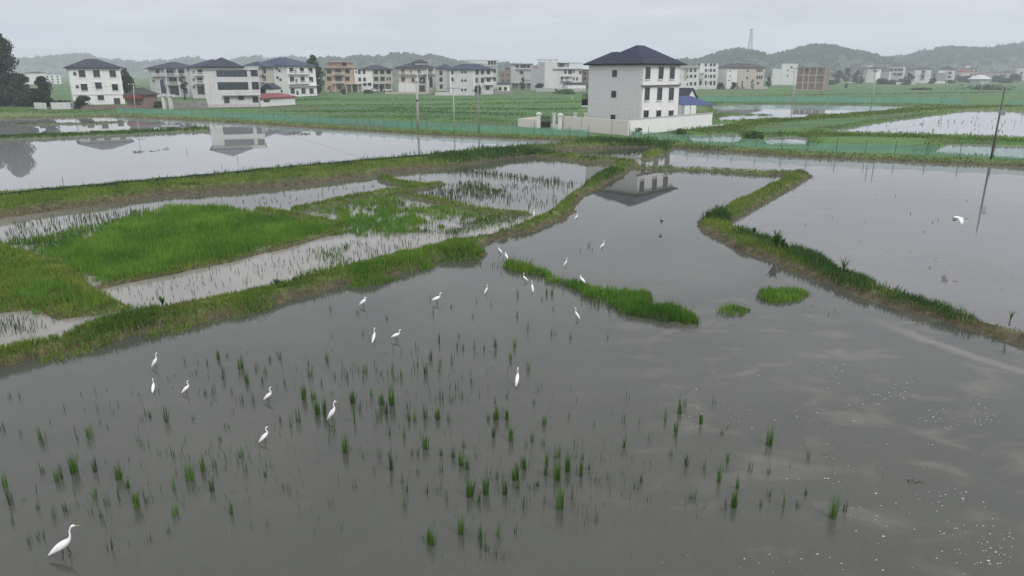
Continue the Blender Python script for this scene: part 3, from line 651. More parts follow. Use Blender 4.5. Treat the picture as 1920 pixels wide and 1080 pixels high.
mb = MB(); mb.tube([(0.15, -.1, -.3), (.15, -.1, H.h)], .06, 6); mb.build('downpipe', M['wframe'], H.o)
# porch balcony on the far left edge
H.part('balcony', M['wframe'], .2, 3.0, H.D, H.D + 1.5, 3.1, 3.3); mb = MB()
for k in range(9): mb.box(.2 + k * .34, .24 + k * .34, H.D + 1.4, H.D + 1.45, 3.3, 5.3)
for k in range(5): mb.box(.22, .26, H.D + .1 + k * .33, H.D + .14 + k * .33, 3.3, 5.3)
mb.box(.2, 3.0, H.D + 1.46, H.D + 1.5, 3.3, 4.3); mb.build('railing', M['iron'], H.o)
H.part('canopy', M['net'], .1, 3.2, H.D, H.D + 2.0, 5.5, 5.58)
# --- the row of village houses, left to right
h = House('house', 'white three storey house with dark hipped roof beside the tall trees, far left', (139, 196.3), (235, 194.3), 10, eave=128, group=ROW)
h.wall(M['white']); h.hip(M['slate2'], .8, 2.3)
for px, py, w, hh in ((153.7, 138, 11, 12), (181, 138, 11, 12), (211.3, 138, 10.5, 12), (158, 163.5, 11, 11.5), (184.7, 160.5, 11, 11), (215.6, 163.5, 10, 11), (189, 183, 10.5, 8)): h.win('F', px, py, w, hh, sill=True)
h.win('F', 140.2, 138.5, 4.5, 5); h.win('F', 144.8, 162.6, 4, 4.5); h.win('F', 219.5, 190, 10.5, 11, name='door', glass='door', mull=0)
h.ledge('F', h.zpx(178), 'pale', .12, .25)
h = House('house', 'grey three storey villa with tall arched blue window, second house from the left', (285, 181), (356, 181), 12, eave=129, group=ROW)
h.wall(M['grey']); h.hip(M['slate2'], .9, 2.2); h.arch('F', 305.6, 161.5, 9.5, 27)
h.win('F', 295.5, 134.8, 6.5, 9); h.win('F', 319.5, 136.8, 12, 10); h.win('F', 340, 136.5, 9, 10); h.win('F', 324.5, 152, 13, 11); h.win('F', 327.6, 170.4, 16, 16, name='door', glass='door', mull=1)
h.win('F', 348, 170, 8, 9); h.win('F', 285.8 + 2, 151.5, 2.5, 3)
for z in (142.5, 158.5): h.balcony('F', h.hit('F', 311, z)[0], h.hit('F', 352, z)[0], h.zpx(z), 'grey')
h.balcony('F', h.hit('F', 287, 142)[0], h.hit('F', 311, 142)[0] - .05, h.zpx(142.5), 'grey', .8)
for px in (316, 338, 354): h.col(h.hit('F', px, 160)[0], -1.1, 0, h.h, .2, 'pale')
h.part('step', M['pale'], 3, h.W + 1, -3.2, -1.4, -.4, .35)
h = House('house', 'narrow grey villa with a blue hipped roof half hidden behind the ribbon windowed house', (362, 184), (425, 184), 12, eave=126.5, group=ROW)
h.wall(M['pale']); h.hip(M['blueroof'], .9, 2.6)
for py in (134.5, 150.5): h.win('F', 375, py, 8.5, 8)
h.win('F', 377, 169, 12, 15, name='door', glass='door', mull=0)
for z in (141, 156): h.balcony('F', h.hit('F', 367, z)[0], h.hit('F', 386, z)[0], h.zpx(z), 'pale')
for py in (135, 150, 163): h.win('F', 363.5, py, 2, 4)
h = House('house', 'three storey house with long ribbon windows on two floors and a stained plinth', (389, 201), (491, 199.5), 13, eave=126.5, group=ROW)
h.wall(M['pale']); h.hip(M['slate2'], .9, 2.3, x0=.2, x1=h.W - 4.2); h.part('parapet', M['pale'], h.W - 3.2, h.W + .3, -.3, h.D, h.h, h.h + .25)
h.win('F', 434.5, 138, 56, 10.4, glass='bglass', mull=9); h.win('F', 437, 161, 56, 13, glass='tglass', mull=9)
h.win('F', 476.7, 137.5, 12, 10); h.win('F', 479, 160.5, 12, 13); h.win('F', 425.2, 187.5, 9, 11, name='door', glass='door', mull=0); h.win('F', 452, 182.8, 9, 8); h.win('F', 479, 186.5, 9, 10)
h.ledge('F', h.zpx(179.6), 'dgrey', .9, .14, 4, h.W, 'awning'); h.ledge('F', -.4, 'dirtywall', .25, h.zpx(194.5) + .4, name='plinth'); h.ledge('F', h.h - .5, 'white2', .35, .35)
h = House('house', 'rear villa with low blue roof and stacked balconies behind the ribbon windowed house', (462, 186), (500, 186), 10, eave=126, group=ROW)
h.wall(M['beige']); h.hip(M['blueroof'], .8, 1.6)
for py, z in ((133, 138), (147, 153)): h.win('F', 495, py, 6, 9, mull=1); h.balcony('F', h.hit('F', 490, z)[0], h.W + .3, h.zpx(z), 'pale')
h = House('bungalow', 'low white gabled cottage tucked between two villas', (490, 186), (515, 186), 7, h=3.2, group=ROW)
h.wall(M['white2']); h.hip(M['slate2'], .3, 1.6, gable=True); h.win('F', 502, 178, 6, 4)
h = House('shed', 'long low shed with a red metal roof beside the ribbon windowed house', (491, 199.5), (554, 195.5), 6, h=1.9, cat='shed')
h.wall(M['white2']); h.hip(M['redroof'], .5, 1.0); h.win('F', 500, 189, 10, 4, glass='door', mull=0)
h = House('house', 'white house with blue hipped roof, a plain windowed side and balconies on three floors', (543, 181.5), (595, 178.5), 15, eave=124.5, group=ROW)
h.wall(M['white']); h.hip(M['blueroof'], .9, 3.0)
for px, py in ((519, 128.5), (524, 132.5), (520.5, 145.5), (526, 149.5), (522, 163.5), (528, 171)): h.win('L', px, py, 3.2, 3.6, mull=0)
for cy, hh, k in ((131.5, 8.5, 0), (149, 9.5, 1), (170.5, 9.5, 2)):
    for px in (546.5 + k, 565.8 + k * 1.5, 582 + k): h.win('F', px, cy, 7, hh)
    h.win('F', 554 + k * 1.8, cy + 3.5, 3.2, 7, name='door', glass='door', mull=0)
for z in (138.5, 156.5): h.balcony('F', .2, h.W * .72, h.zpx(z), 'white2')
h.ledge('F', h.zpx(161.5), 'white2', 1.0, .15, name='awning')
h = House('house', 'tan and orange four storey house with a flat canopy roof terrace beside the poplar', (611, 172.5), (661, 172.5), 13, eave=127.5, group=ROW)
h.wall(M['tan']); h.part('roof', M['pink'], -1, h.W + .6, -1.2, h.D + .5, h.h, h.h + .5)
h.part('penthouse', M['tan'], 1.2, h.W - 1.5, 1.5, h.D - 1, h.h + .5, h.zpx(117)); h.part('canopy', M['pink'], -.6, h.W - .6, .2, h.D, h.zpx(117) + .02, h.zpx(115) + .02)
for px in (617, 651.5):
    for py in (133.5, 147.5): h.win('F', px, py, 7.5, 7.5, glass='tglass')
h.win('F', 634, 134.5, 11, 9, glass='door'); h.win('F', 635, 148.5, 12, 10, glass='door'); h.win('F', 636.5, 164.5, 7, 6, name='door', glass='door')
for z in (140, 156): h.balcony('F', h.hit('F', 625, z)[0], h.hit('F', 646, z)[0], h.zpx(z), 'pink', 1.4)
for px in (630, 647): h.col(h.hit('F', px, 165)[0], -1.2, 0, h.zpx(157), .2, 'beige')
q = h.hit('F1.4', 645, 120); h.win_l('F1.5', q[0] - .8, q[0] + .8, q[1] - .7, q[1] + .6)
h = House('garage', 'open fronted flat roofed garage between the tan house and the white and grey house', (647, 173), (673, 173), 7, h=3.6, cat='garage')
h.part('roof', M['grey'], -.2, h.W + .3, -.4, h.D, 3.4, 3.6); h.part('wall', M['grey'], 0, h.W, h.D - .2, h.D - .02, -.3, 3.396)
for u in (.1, .5, .97): h.col(h.W * u, .1, -.3, 3.39, .16, 'pale')
h = House('house', 'house split into a white left half and a grey right half with open pillars below', (666, 172), (737, 171.5), 11, eave=131, group=ROW)
m_ = h.hit('F', 699, 150)[0]; h.wall(M['white'], 0, m_); g = h.zpx(157.5)
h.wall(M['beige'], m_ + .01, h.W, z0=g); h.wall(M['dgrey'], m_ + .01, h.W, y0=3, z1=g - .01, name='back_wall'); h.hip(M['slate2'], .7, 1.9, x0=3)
for px in (673.7, 682.7): h.win('F', px, 135, 4, 7); h.win('F', px + .8, 149, 4.2, 6.5)
h.win('F', 666.8 + 1, 135, 2, 4); h.win('F', 684, 158.6, 6.5, 4.5); h.win('F', 693, 158, 6, 5)
for px in (704.5, 716.5, 728.5): h.win('F', px, 135, 7.5, 7)
for px in (705.5, 717.3): h.win('F', px, 147.8, 7.5, 7.5)
h.win('F', 726.5, 147.8, 2, 6, mull=0); h.win('F', 731.3, 147.8, 2.5, 6, mull=0)
for px in (699.5, 710.5, 722, 734): h.col(h.hit('F', px, 165)[0], .2, -.3, g, .22, 'beige')
h.win('F3', 713, 165, 8, 9, glass='door', name='door')
h = House('mansion', 'ornate villa with columns, arches and a small lantern roof on top', (749, 175.5), (815, 175), 14, eave=127.5, group=ROW)
h.wall(M['beige']); h.hip(M['slate2'], .9, 2.2)
x0, x1 = h.hit('F', 778, 120)[0], h.hit('F', 803, 120)[0]; h.part('lantern', M['beige'], x0 + .4, x1 - .4, 3, 9, h.h + .3, h.zpx(118, 5)); h.hip(M['slate2'], .3, 1.3, x0, x1, 3, 9, h.zpx(118, 5), 'lantern_roof')
for px in (753.5, 757): h.win('F', px, 134.5, 2.4, 8, mull=0); h.win('F', px + .5, 148.5, 2.4, 8, mull=0)
h.win('F', 786, 134.5, 6, 6); h.win('F', 770.5, 135, 4, 5); h.win('F', 806.5, 135, 6, 8.5); h.arch('F', 774, 150, 6, 9, 'glass'); h.arch('F', 792, 150, 12, 12, 'glass'); h.arch('F', 808, 154, 6.5, 20, 'glass')
h.win('F', 774.5, 164, 5.5, 10); h.win('F', 791.5, 167, 10, 13, name='door', glass='door')
for px in (782.5, 800.5): h.col(h.hit('F', px, 160)[0], -1.5, -.2, h.zpx(139), .3)
for px in (800.5, 813.5): h.col(h.hit('F', px, 135)[0], -1.3, h.zpx(139), h.h, .18)
h.balcony('F', h.hit('F', 749, 139)[0], h.hit('F', 782, 139)[0], h.zpx(139), 'beige'); h.balcony('F', h.hit('F', 782.5, 139)[0], h.W, h.zpx(139), 'beige', 1.8)
h.part('side_wing', M['white2'], -.5, h.W * .45, -4, -.1, -.4, h.zpx(157, -4))
h = House('house', 'dim blue grey wing with a blue hipped roof just right of the ornate villa', (818, 170), (850, 170), 12, eave=129, group=ROW)
h.wall(M['grey']); h.hip(M['blueroof'], .8, 2.0); h.grid('F', (.3, .75), (.1, .42, .72), 1.3, 1.8)
h = House('house', 'pale three storey house with a blue roof and white corner strips behind the slim poles', (844, 177), (925, 176.5), 11, eave=131, group=ROW)
h.wall(M['pale']); h.hip(M['blueroof'], .8, 2.1)
for py in (135.3, 151, 168.4):
    for px in (866.5, 872.7): h.win('F', px, py, 3, 3.6, mull=0)
h.win('F', 848, 135.5, 3.5, 7); h.win('F', 847.3, 148.5, 6, 6)
for px in (894.5, 904.5, 915.5): h.win('F', px, 135, 5, 8)
for px in (894.5, 904.5): h.win('F', px, 150.3, 5, 8.5)
h.win('F', 916, 150, 6, 6); h.win('F', 914.5, 165, 6, 7)
h.ledge('F', h.zpx(145.2), 'dgrey', .9, .14, h.W * .8, h.W + .5, 'awning'); h.balcony('F', h.W * .8, h.W + .6, h.zpx(158.5), 'white2', 1.2, solid=True)
for px in (844.8, 888): u = h.hit('F', px, 150)[0]; h.part('corner_strip', M['white'], u - .3, u + .3, -.15, -.003, -.4, h.h)
h = House('house', 'tall house with a columned pavilion on its roof, rising behind the blue roofed house', (866, 166), (932, 166), 12, eave=124, group=ROW)
h.wall(M['grey']); h.part('parapet', M['pale'], -.3, h.W + .3, -.3, h.D, h.h + .004, h.h + .4); h.part('roof', M['pale'], -.8, h.W + .8, -.8, h.D + .3, h.zpx(113.8), h.zpx(112.2)); h.arcade(.3, h.W - .3, .2, h.h + .4, h.zpx(113.8) - h.h - .4, 12); h.part('penthouse', M['dgrey'], h.W - 5, h.W - .5, 5, h.D - .5, h.h + .4, h.zpx(113.8) - .01)
h.grid('F', (.8, .93), (.35, .72), 1.4, 1.8)
h = House('bungalow', 'small white single storey bungalow with a dark blue roof and two windows', (933, 173), (956, 173), 7, h=3.5, group=ROW)
h.wall(M['white']); h.hip(M['blueroof'], .5, .9)
for px in (937.5, 947.5): h.win('F', px, 166.5, 5, 6)
h = House('house', 'small brown unfinished house left of the grey flat roofed house', (936, 158), (960, 158), 9, eave=133, group=ROW)
h.wall(M['brown']); h.part('penthouse', M['brown'], h.W * .45, h.W, 1, 8, h.h, h.zpx(126)); h.grid('F', (.3, .7), (.2, .6), 1.3, 1.4); h.win('F1', 951, 129, 6, 4)
h = House('house', 'grey flat roofed house with a dark open ground floor and penthouse windows', (958, 166), (1000, 166), 12, eave=130, group=ROW)
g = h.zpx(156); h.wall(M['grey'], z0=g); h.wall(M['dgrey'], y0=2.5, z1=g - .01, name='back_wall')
h.part('penthouse', M['grey'], 0, h.W * .95, .6, h.D - 1, h.h, h.zpx(120.5)); h.part('roof', M['dgrey'], -.4, h.W, -.2, h.D, h.zpx(120.4), h.zpx(119)); h.ledge('F', h.h - .1, 'pink', .8, .25, h.W * .2)
for px in (970, 978.5, 984, 991): h.win('F.6', px, 124.5, 5, 5)
h.win('F', 978, 136, 6.5, 5.5); h.part('wall_panel', M['grey'], h.W * .55, h.W * .9, -.3, -.004, h.zpx(150), h.zpx(136))
for u in (.02, .35, .7, .98): h.col(h.W * u, .3, -.4, g, .2, 'grey')
h = House('house', 'lower grey house with a red tiled roof edge, second left of the big pale block', (987, 160), (1019, 160), 11, eave=131, group=ROW)
h.wall(M['pale']); h.hip(M['redroof'], .6, 1.2); h.grid('F', (.55, .85), (.25, .6), 1.3, 1.6)
h = House('apartment_house', 'big pale four storey block with a plain wall and stair tower beside the nearest house', (1021, 170), (1090, 169), 13, eave=129, group=ROW)
h.wall(M['pale']); u = h.hit('F', 1045, 120)[0]; z = h.zpx(116.5)
h.part('stair_tower', M['pale'], 0, u, 0, 6, h.h + .004, z); h.part('tower_roof', M['beige'], -.8, u + .5, -.6, 6.6, z + .9, z + 1.15)
for a, b in ((.2, .2), (u - .3, .2), (.2, 5.6), (u - .3, 5.6)): h.col(a, b, z, z + .9, .14, 'pale', 6)
h.part('penthouse', M['pale'], u + .01, h.W * .7, 1.5, h.D - 1, h.h, h.zpx(118)); h.part('roof', M['pale'], u + .1, h.W, -.3, h.D, h.zpx(117.9), h.zpx(116.4)); h.arcade(h.W * .72, h.W - .3, .3, h.h, h.zpx(117.9) - h.h, 6)
h.ledge('F', h.h - .2, 'pink', .9, .3, h.W * .22)
h.win('F1.5', 1053, 122, 9, 6, glass='glass')
for px, py, w, hh in ((1060, 134, 4, 8), (1069, 134.5, 7, 8), (1076, 134, 2.4, 5), (1088, 136, 4, 5), (1054.5, 147.5, 4, 7), (1063, 147.5, 4, 7), (1075.5, 148, 3, 5), (1082, 148, 3, 5), (1063.5, 164, 5, 6)): h.win('F', px, py, w, hh)
h.balcony('F', h.hit('F', 1051, 150)[0], h.hit('F', 1072, 150)[0], h.zpx(151.5), 'white2', 1.4); h.ledge('F', h.zpx(144), 'dgrey', 1.3, .15, h.hit('F', 1051, 144)[0], h.hit('F', 1073, 144)[0], 'awning'); h.hip(M['slate2'], .2, .7, h.W * .5, h.W, -4, -.2, h.zpx(158.5, -2), 'porch_roof'); h.part('porch_wall', M['white'], h.W * .5, h.W, -3.8, -.02, -.4, h.zpx(158.5, -2))
h = House('house', 'dark brown house just left of the nearest house, behind it', (1090, 166), (1112, 166), 9, eave=131, group=ROW)
h.wall(M['brown']); h.part('roof', M['greyroof'], -.5, h.W + .5, -.5, h.D, h.h + .004, h.h + .3); h.balcony('F', 0, h.W, h.zpx(159), 'brown', 1.2, 'iron'); h.grid('F', (.25, .7), (.12, .45, .72), 1.5, 1.7)
# --- right of the main house
h = House('apartment_house', 'white four storey block with rows of small windows, just right of the nearest house', (1270, 167.4), (1309, 167.6), 12, eave=126, group=ROW)
h.wall(M['white']); h.ledge('F', h.h - .2, 'grey', 1.0, .9, h.W * .1, None, 'awning')
for r_, py in enumerate((132, 143, 157)):
    for px in (1273.5, 1295.7, 1303.5): h.win('F', px, py, 3.4, 5.5, mull=0)
    h.win('F', 1289, py + 1, 1.8, 4, mull=0)
u = h.hit('F', 1286, 140)[0]; h.part('wall_panel', M['beige'], u - .7, u + .7, -.15, -.003, h.zpx(150), h.zpx(129))
h = House('apartment_house', 'tall white four storey house attached to the right side of the white block', (1309.5, 166.7), (1343.5, 166.9), 11, eave=119, group=ROW)
h.wall(M['white']); h.part('roof', M['grey'], -.3, h.W + .3, -.3, h.D, h.h + .003, h.h + .25)
for py, hh in ((121.5, 5), (132, 5), (143, 5.5), (155.5, 7)):
    for px in (1323.5, 1333, 1339.5): h.win('F', px, py, 3.3, hh, mull=0)
    if py > 125: h.win('F', 1328.5, py, 1.3, 2.6, mull=0)
h.win('F', 1313.5, 155.5, 4, 7, mull=0); h.win('F', 1302.5 + 9, 122, 2.4, 6, mull=0); u = h.hit('F', 1314, 140)[0]; h.balcony('F', u - 1.2, u + 1.3, h.zpx(148), 'grey', 1.1, solid=True)
h.ledge('F', h.zpx(138), 'grey', 1.2, .5, max(0, u - 1.5), u + 1.6, 'awning')
h = House('house', 'weathered grey house with a dark slate roof and two conical shrubs in front', (1361, 166.5), (1430, 166), 12, eave=127.5, group=ROW)
u = h.hit('F', 1383, 140)[0]; h.wall(M['white'], 0, u, z1=h.h - .1); h.wall(M['beige'], u + .01, h.W, -.25, h.D); h.hip(M['greyroof'], .8, 2.2)
for px, py in ((1369, 133), (1368.5, 143), (1367.5, 151)): h.win('F', px, py, 1.8, 2, mull=0)
h.win('F-.25', 1402, 133, 3, 3); h.win('F-.25', 1401, 146, 3, 3.4)
for py, hh in ((132, 5), (145, 6)):
    for px in (1420, 1424, 1428): h.win('F-.25', px, py, 2.4, hh, mull=0)
h.win('F-.25', 1421, 156, 4, 4); h.part('boundary_wall', M['beige'], u, h.W, -4, -3.7, -.4, 1.2)
h = House('house', 'old dim grey house set back left of the slate roofed house', (1346, 160), (1364, 160), 10, eave=130, group=ROW)
h.wall(M['grey']); h.hip(M['greyroof'], .5, 1.2); h.grid('F', (.6, .85), (.15, .5, .75), 1.3, 1.5)
h = House('house', 'plain white windowless house with a taller right half, beside the brick framed building', (1447.5, 159.0), (1492, 159.2), 12, eave=128.5, group=ROW)
u = h.hit('F', 1465, 140)[0]; h.wall(M['white'], 0, u, 0, z1=h.h); h.wall(M['white'], u + .01, h.W, -.2, h.D, z1=h.zpx(119)); h.part('roof', M['grey'], -.2, u, -.2, h.D, h.h + .003, h.h + .25); h.part('tower_roof', M['dgrey'], u - 1, h.W, -.4, h.D, h.zpx(119) + .003, h.zpx(119) + .3)
h.win('F-.2', 1484, 126, 3, 3.5); h.part('stair_tower', M['dgrey'], u + .5, u + 3.5, 2, 5, h.zpx(119) + .31, h.zpx(117)); 
for py in (132, 142): h.win('F-.2', 1477, py, 1.5, 4, mull=0)
h = House('house', 'unfinished red brick building with a pale concrete frame, rightmost of the near row', (1491, 169.0), (1544, 169.7), 10, eave=127, group=ROW)
h.wall(M['brick']); h.part('roof', M['dgrey'], -.4, h.W + .4, -.4, h.D + .3, h.h + .003, h.h + .3)
xs = [0, h.hit('F', 1506, 150)[0], h.hit('F', 1516, 150)[0], h.hit('F', 1529.5, 150)[0], h.W]
for x in xs: a = min(max(x - .25, -.1), h.W - .4); h.part('column', M['beige'], a, a + .5, -.12, -.002, -.4, h.h)
for k in (0, .33, .66): h.part('beam', M['beige'], -.1, h.W + .1, -.16, -.122, h.h * k - .1, h.h * k + .35)
h.win('F', 1511.5, 131, 8, 4, glass='door'); h.win('F', 1510.5, 141.5, 6, 3, glass='door')
for py, hh in ((131.5, 7), (144.5, 7), (156, 5)):
    for px in (1532, 1536, 1540.5): h.win('F', px, py, 2.3, hh, mull=0, frame='beige')
# --- far village at the right under the hills
FAR = 'distant houses under the right hills'
def fv(label, A, B, D, eave, wall, roof=None, rise=1.6, us=(.25, .6), zs=(.15, .5, .78), w=2.4, hh=2.1, nm='house', **k):
    ym = (A[1] + B[1]) / 2; h = House(nm, label, (A[0], ym - .08), (B[0], ym + .08), D, eave=eave, group=FAR); h.wall(M[wall])
    if roof: h.hip(M[roof], .5, rise * 1.5)
    else: h.part('roof', M['grey'], -.3, h.W + .3, -.3, h.D, h.h + .003, h.h + .3)
    if us: h.grid('F', us, zs, w, hh, mull=0)
    return h
fv('dim brown roofed house beside the low trees, first of the distant houses', (1600, 150), (1625, 149), 12, 131, 'pink', 'greyroof', 2.2)
fv('small square pale pink tower house left of the tall white gabled wall', (1611, 146), (1626, 146), 9, 122.5, 'pink', None, us=(.5,), zs=(.5, .8))
h = fv('distant white house with blank left wall and dark roof edge, behind the leaning thin pole', (1623, 155), (1641, 154.5), 12, 129, 'white', 'greyroof', 1.2, us=(.85,), zs=(.75,))
h = fv('pale annex with an open porch right of the blank white wall', (1645, 152), (1660, 151.5), 9, 134, 'pale', 'greyroof', 1.3, us=(.5,), zs=(.45,)); h.part('porch', M['dgrey'], .5, h.W + 6, -3, -.1, 2.8, 3.1)
fv('wide dim grey house with a long low roof between two white houses', (1665, 152), (1690, 151), 14, 125.5, 'grey', None, 1.6, us=(.15, .45, .7, .9), zs=(.4, .72))
fv('distant house with a bright orange red hipped roof', (1702, 140), (1731, 140), 14, 123.5, 'beige', 'orangeroof', 3.4, us=(.2, .4, .6, .8), zs=(.75,))
h = fv('distant white house with two small balconies facing the field', (1713, 156), (1743, 155), 12, 130, 'white', 'slate2', 1.0, us=(.5,), zs=(.35, .7))
for z in (.33, .68): h.balcony('F', h.W * .35, h.W * .65, h.h * z, 'dgrey', 1.1)
h.part('side_wing', M['grey'], -3, -.02, 1, 9, -.4, h.h * .85)
fv('narrow dim grey infill house between two distant white houses', (1746, 153), (1754, 153), 10, 137, 'dgrey', None, us=(.5,), zs=(.4, .7))
fv('distant white house with a blank left half and a wide grey roof', (1757, 153.5), (1788, 152.5), 12, 131.5, 'white', 'greyroof', 2.6, us=(.7,), zs=(.3, .65))
h = fv('dim brownish house with several openings and a white roof hut', (1795, 149), (1832, 148.5), 14, 129, 'pink', 'greyroof', 1.2, us=(.15, .4, .65, .88), zs=(.35, .7)); h.part('roof_hut', M['white2'], h.W * .3, h.W * .55, 3, 8, h.h + .3, h.h + 3.6); h.part('side_wing', M['white'], h.W * .5, h.W * .85, -2.5, -.02, 1.5, 4.2)
fv('brown gabled barn at the right end of the distant houses', (1843, 148), (1871, 147.5), 12, 137, 'pink', 'greyroof', 2.0, us=(.5,), zs=(.3,), nm='barn')
fv('low dim house squeezed left of the brown barn', (1834, 148), (1845, 148), 10, 137, 'dgrey', 'redroof', 1.2, us=(.5,), zs=(.4,))
fv('narrow pale house squeezed left of the distant balcony house', (1697, 153), (1711, 153), 10, 133, 'pale', 'greyroof', 1.4, us=(.3, .7), zs=(.3, .65))
fv('tan gabled house right of the distant blank half house', (1789, 153), (1800, 153), 10, 135, 'beige', 'redroof', 1.6, us=(.5,), zs=(.4,))
fv('dim grey house between the blank white wall and the first scrub', (1641.5, 152), (1648, 152), 9, 136, 'dgrey', None, us=(.5,), zs=(.5,))
fv('small pinkish house right of the brown barn', (1872, 150), (1886, 150), 9, 136, 'pink', 'greyroof', 1.6, us=(.3, .7), zs=(.4,))
fv('faint grey house far right among the scrub', (1880, 147), (1902, 147), 12, 129, 'dgrey', None, us=(.2, .5, .8), zs=(.4, .7))
fv('white house cut by the right edge of the view', (1907, 150), (1945, 150), 12, 127, 'white2', 'redroof', 1.4, us=(.15, .5), zs=(.5,))
fv('faint grey house with a long roof behind the distant white houses', (1748, 143), (1800, 143), 14, 127, 'grey', 'greyroof', 2.4, us=None)
fv('pale distant house peeking between the brick building and the low trees', (1580, 149), (1600, 149), 10, 136, 'pink', 'greyroof', 1.2, us=(.5,), zs=(.5,))
for k, (px, by, ev, wd, wl, rf, lb) in enumerate(((1676, 142, 124, 22, 'pink', 'greyroof', 'dim brownish roof rising behind the wide low grey house'), (1660, 143, 125.5, 14, 'dgrey', None, 'dark grey block left behind the wide low grey house'), (1738, 141, 124.5, 20, 'grey', 'greyroof', 'grey house right behind the orange red roof'), (1815, 140, 122, 26, 'beige', 'greyroof', 'tan house with a dark roof behind the long dim grey house'), (1872, 142, 126, 20, 'pale', 'greyroof', 'pale house behind the brown barn'), (1895, 141, 124, 24, 'pink', 'redroof', 'pinkish house with a dull red roof near the right edge'), (1590, 145, 127, 18, 'dgrey', 'greyroof', 'dark grey roofed house left behind the hazy trees'))):
    fv(lb, (px - wd / 2, by), (px + wd / 2, by), 12, ev + 3, wl, rf, 1.6, us=(.25, .6, .85), zs=(.45, .75))
h = House('house', 'far white block seen between the tall trees and the first white house', (74, 158), (116, 157), 12, eave=141, group='far houses at the left'); h.wall(M['white']); h.grid('F', (.15, .4, .6, .85), (.1, .42, .74), 1.6, 1.1, mull=0)
h = House('house', 'faint low white house behind the tall trees on the left', (52, 155), (72, 155), 12, eave=137, group='far houses at the left'); h.wall(M['white2']); h.hip(M['greyroof'], .5, 1); h.grid('F', (.3, .7), (.4,), 1.6, 1.6, mull=0)
h = House('pavilion', 'small pale pavilion with a hipped roof at the edge of the far field', (1838, 157), (1855, 156.5), 8, h=3.2, cat='pavilion'); h.hip(M['grey'], 1.2, 3.0); h.wall(M['grey'], .5, h.W - .5, .5, h.D - .5)
for u in (0, .5, 1): h.col(h.W * u, 0, -.4, h.h, .25, 'grey', 6)
# ------------------------------------------------------------------ compound wall, gate, canopies, small sheds and walls
def seg_box(mb, a, b, t, z0, z1, m=0):
    d = (b - a); d.z = 0; n = Vector((-d.y, d.x, 0)).normalized() * t / 2
    vs = [a - n, b - n, b + n, a + n]; V = [(v.x, v.y, z) for z in (z0, z1) for v in vs]
    mb.add(V, [(3, 2, 1, 0), (4, 5, 6, 7), (0, 1, 5, 4), (1, 2, 6, 5), (2, 3, 7, 6), (3, 0, 4, 7)], m)
def wall_thing(name, label, cat, px, h, mat, t=.25, cap=None, z0=.35):
    P = [G(x, y, z0) for x, y in px]; o = P[0].copy(); root = empty(name, o, 0, label, cat); mb = MB(); cp = MB()
    for a, b in zip(P[:-1], P[1:]):
        seg_box(mb, a - o, b - o, t, -.5, h)
        if cap: seg_box(cp, a - o, b - o, t + .14, h + .003, h + .12)
    mb.build('wall', mat, root)
    if cap: cp.build('coping', cap, root)
    return root, P
wb, P = wall_thing('boundary_wall', 'beige panelled boundary wall with gate posts in front of the nearest house', 'wall', [(1049, 243), (1178, 254.5)], 2.1, M['walltile'])
ax = (P[1] - P[0]).normalized()
a, b = G(972, 238.5, .35) - P[0], G(1010, 241, .35) - P[0]; mb = MB(); seg_box(mb, a, b, .25, -.5, 1.4); mb.build('low_wall', M['walltile'], wb)
mb = MB(); seg_box(mb, a, a + Vector((3.4, 5.5, 0)), .25, -.5, 1.35); mb.build('return_wall', M['walltile'], wb)
for px, py in ((1010, 241), (1050, 243.6)):
    p = G(px, py, .35) - P[0]; mb = MB(); mb.box(p.x - .32, p.x + .32, p.y - .32, p.y + .32, -.4, 2.2); mb.box(p.x - .46, p.x + .46, p.y - .46, p.y + .46, 2.203, 2.36); mb.box(p.x - .26, p.x + .26, p.y - .26, p.y + .26, 2.363, 2.55); mb.build('gate_post', M['white2'], wb)
for px, py in ((1040, 240), (1080, 240), (1100, 240)):
    p = G(px, py, .35) - P[0] + Vector((0, 2.0, 0)); mb = MB(); mb.box(p.x - .22, p.x + .22, p.y - .22, p.y + .22, -.4, 2.1); mb.box(p.x - .32, p.x + .32, p.y - .32, p.y + .32, 2.103, 2.25); mb.build('inner_post', M['pale'], wb)
ga, gb = G(1013.5, 241.3, .35), G(1032, 242.3, .35); gr = empty('gate', ga, math.atan2((gb - ga).y, (gb - ga).x), 'dark iron double gate open between the pale gate posts', 'gate'); L = (gb - ga).length
for k in (0, 1):
    mb = MB(); x0, x1 = L * k / 2 + .03, L * (k + 1) / 2 - .03
    for x in np.linspace(x0, x1 - .05, 7): mb.box(x, x + .05, -.02, .02,   .05, 1.9 + .2 * math.sin((x - x0) / (x1 - x0) * 3.1))
    for z in (.1, 1.0, 1.8): mb.box(x0 + .051, x1 - .052, -.035, -.022, z, z + .08)
    mb.box(x0 + .052, x1 - .053, .025, .035, .3, 1.1); mb.build('gate_leaf', M['iron'], gr)
p = G(1040, 243, .35); mb = MB(); seg_box(mb, G(1033.5, 242.6, .35), G(1047, 243.5, .35), .25, 0, 1.2); tag(mb.build('planter_wall', M['walltile']), 'short low beige wall between the iron gate and the right gate post', 'wall')
wr, P = wall_thing('boundary_wall', 'plain white boundary wall running back to the right of the nearest house', 'wall', [(1179.5, 253.5), (1333, 237.5)], 2.15, M['white'], .25, M['concrete'])
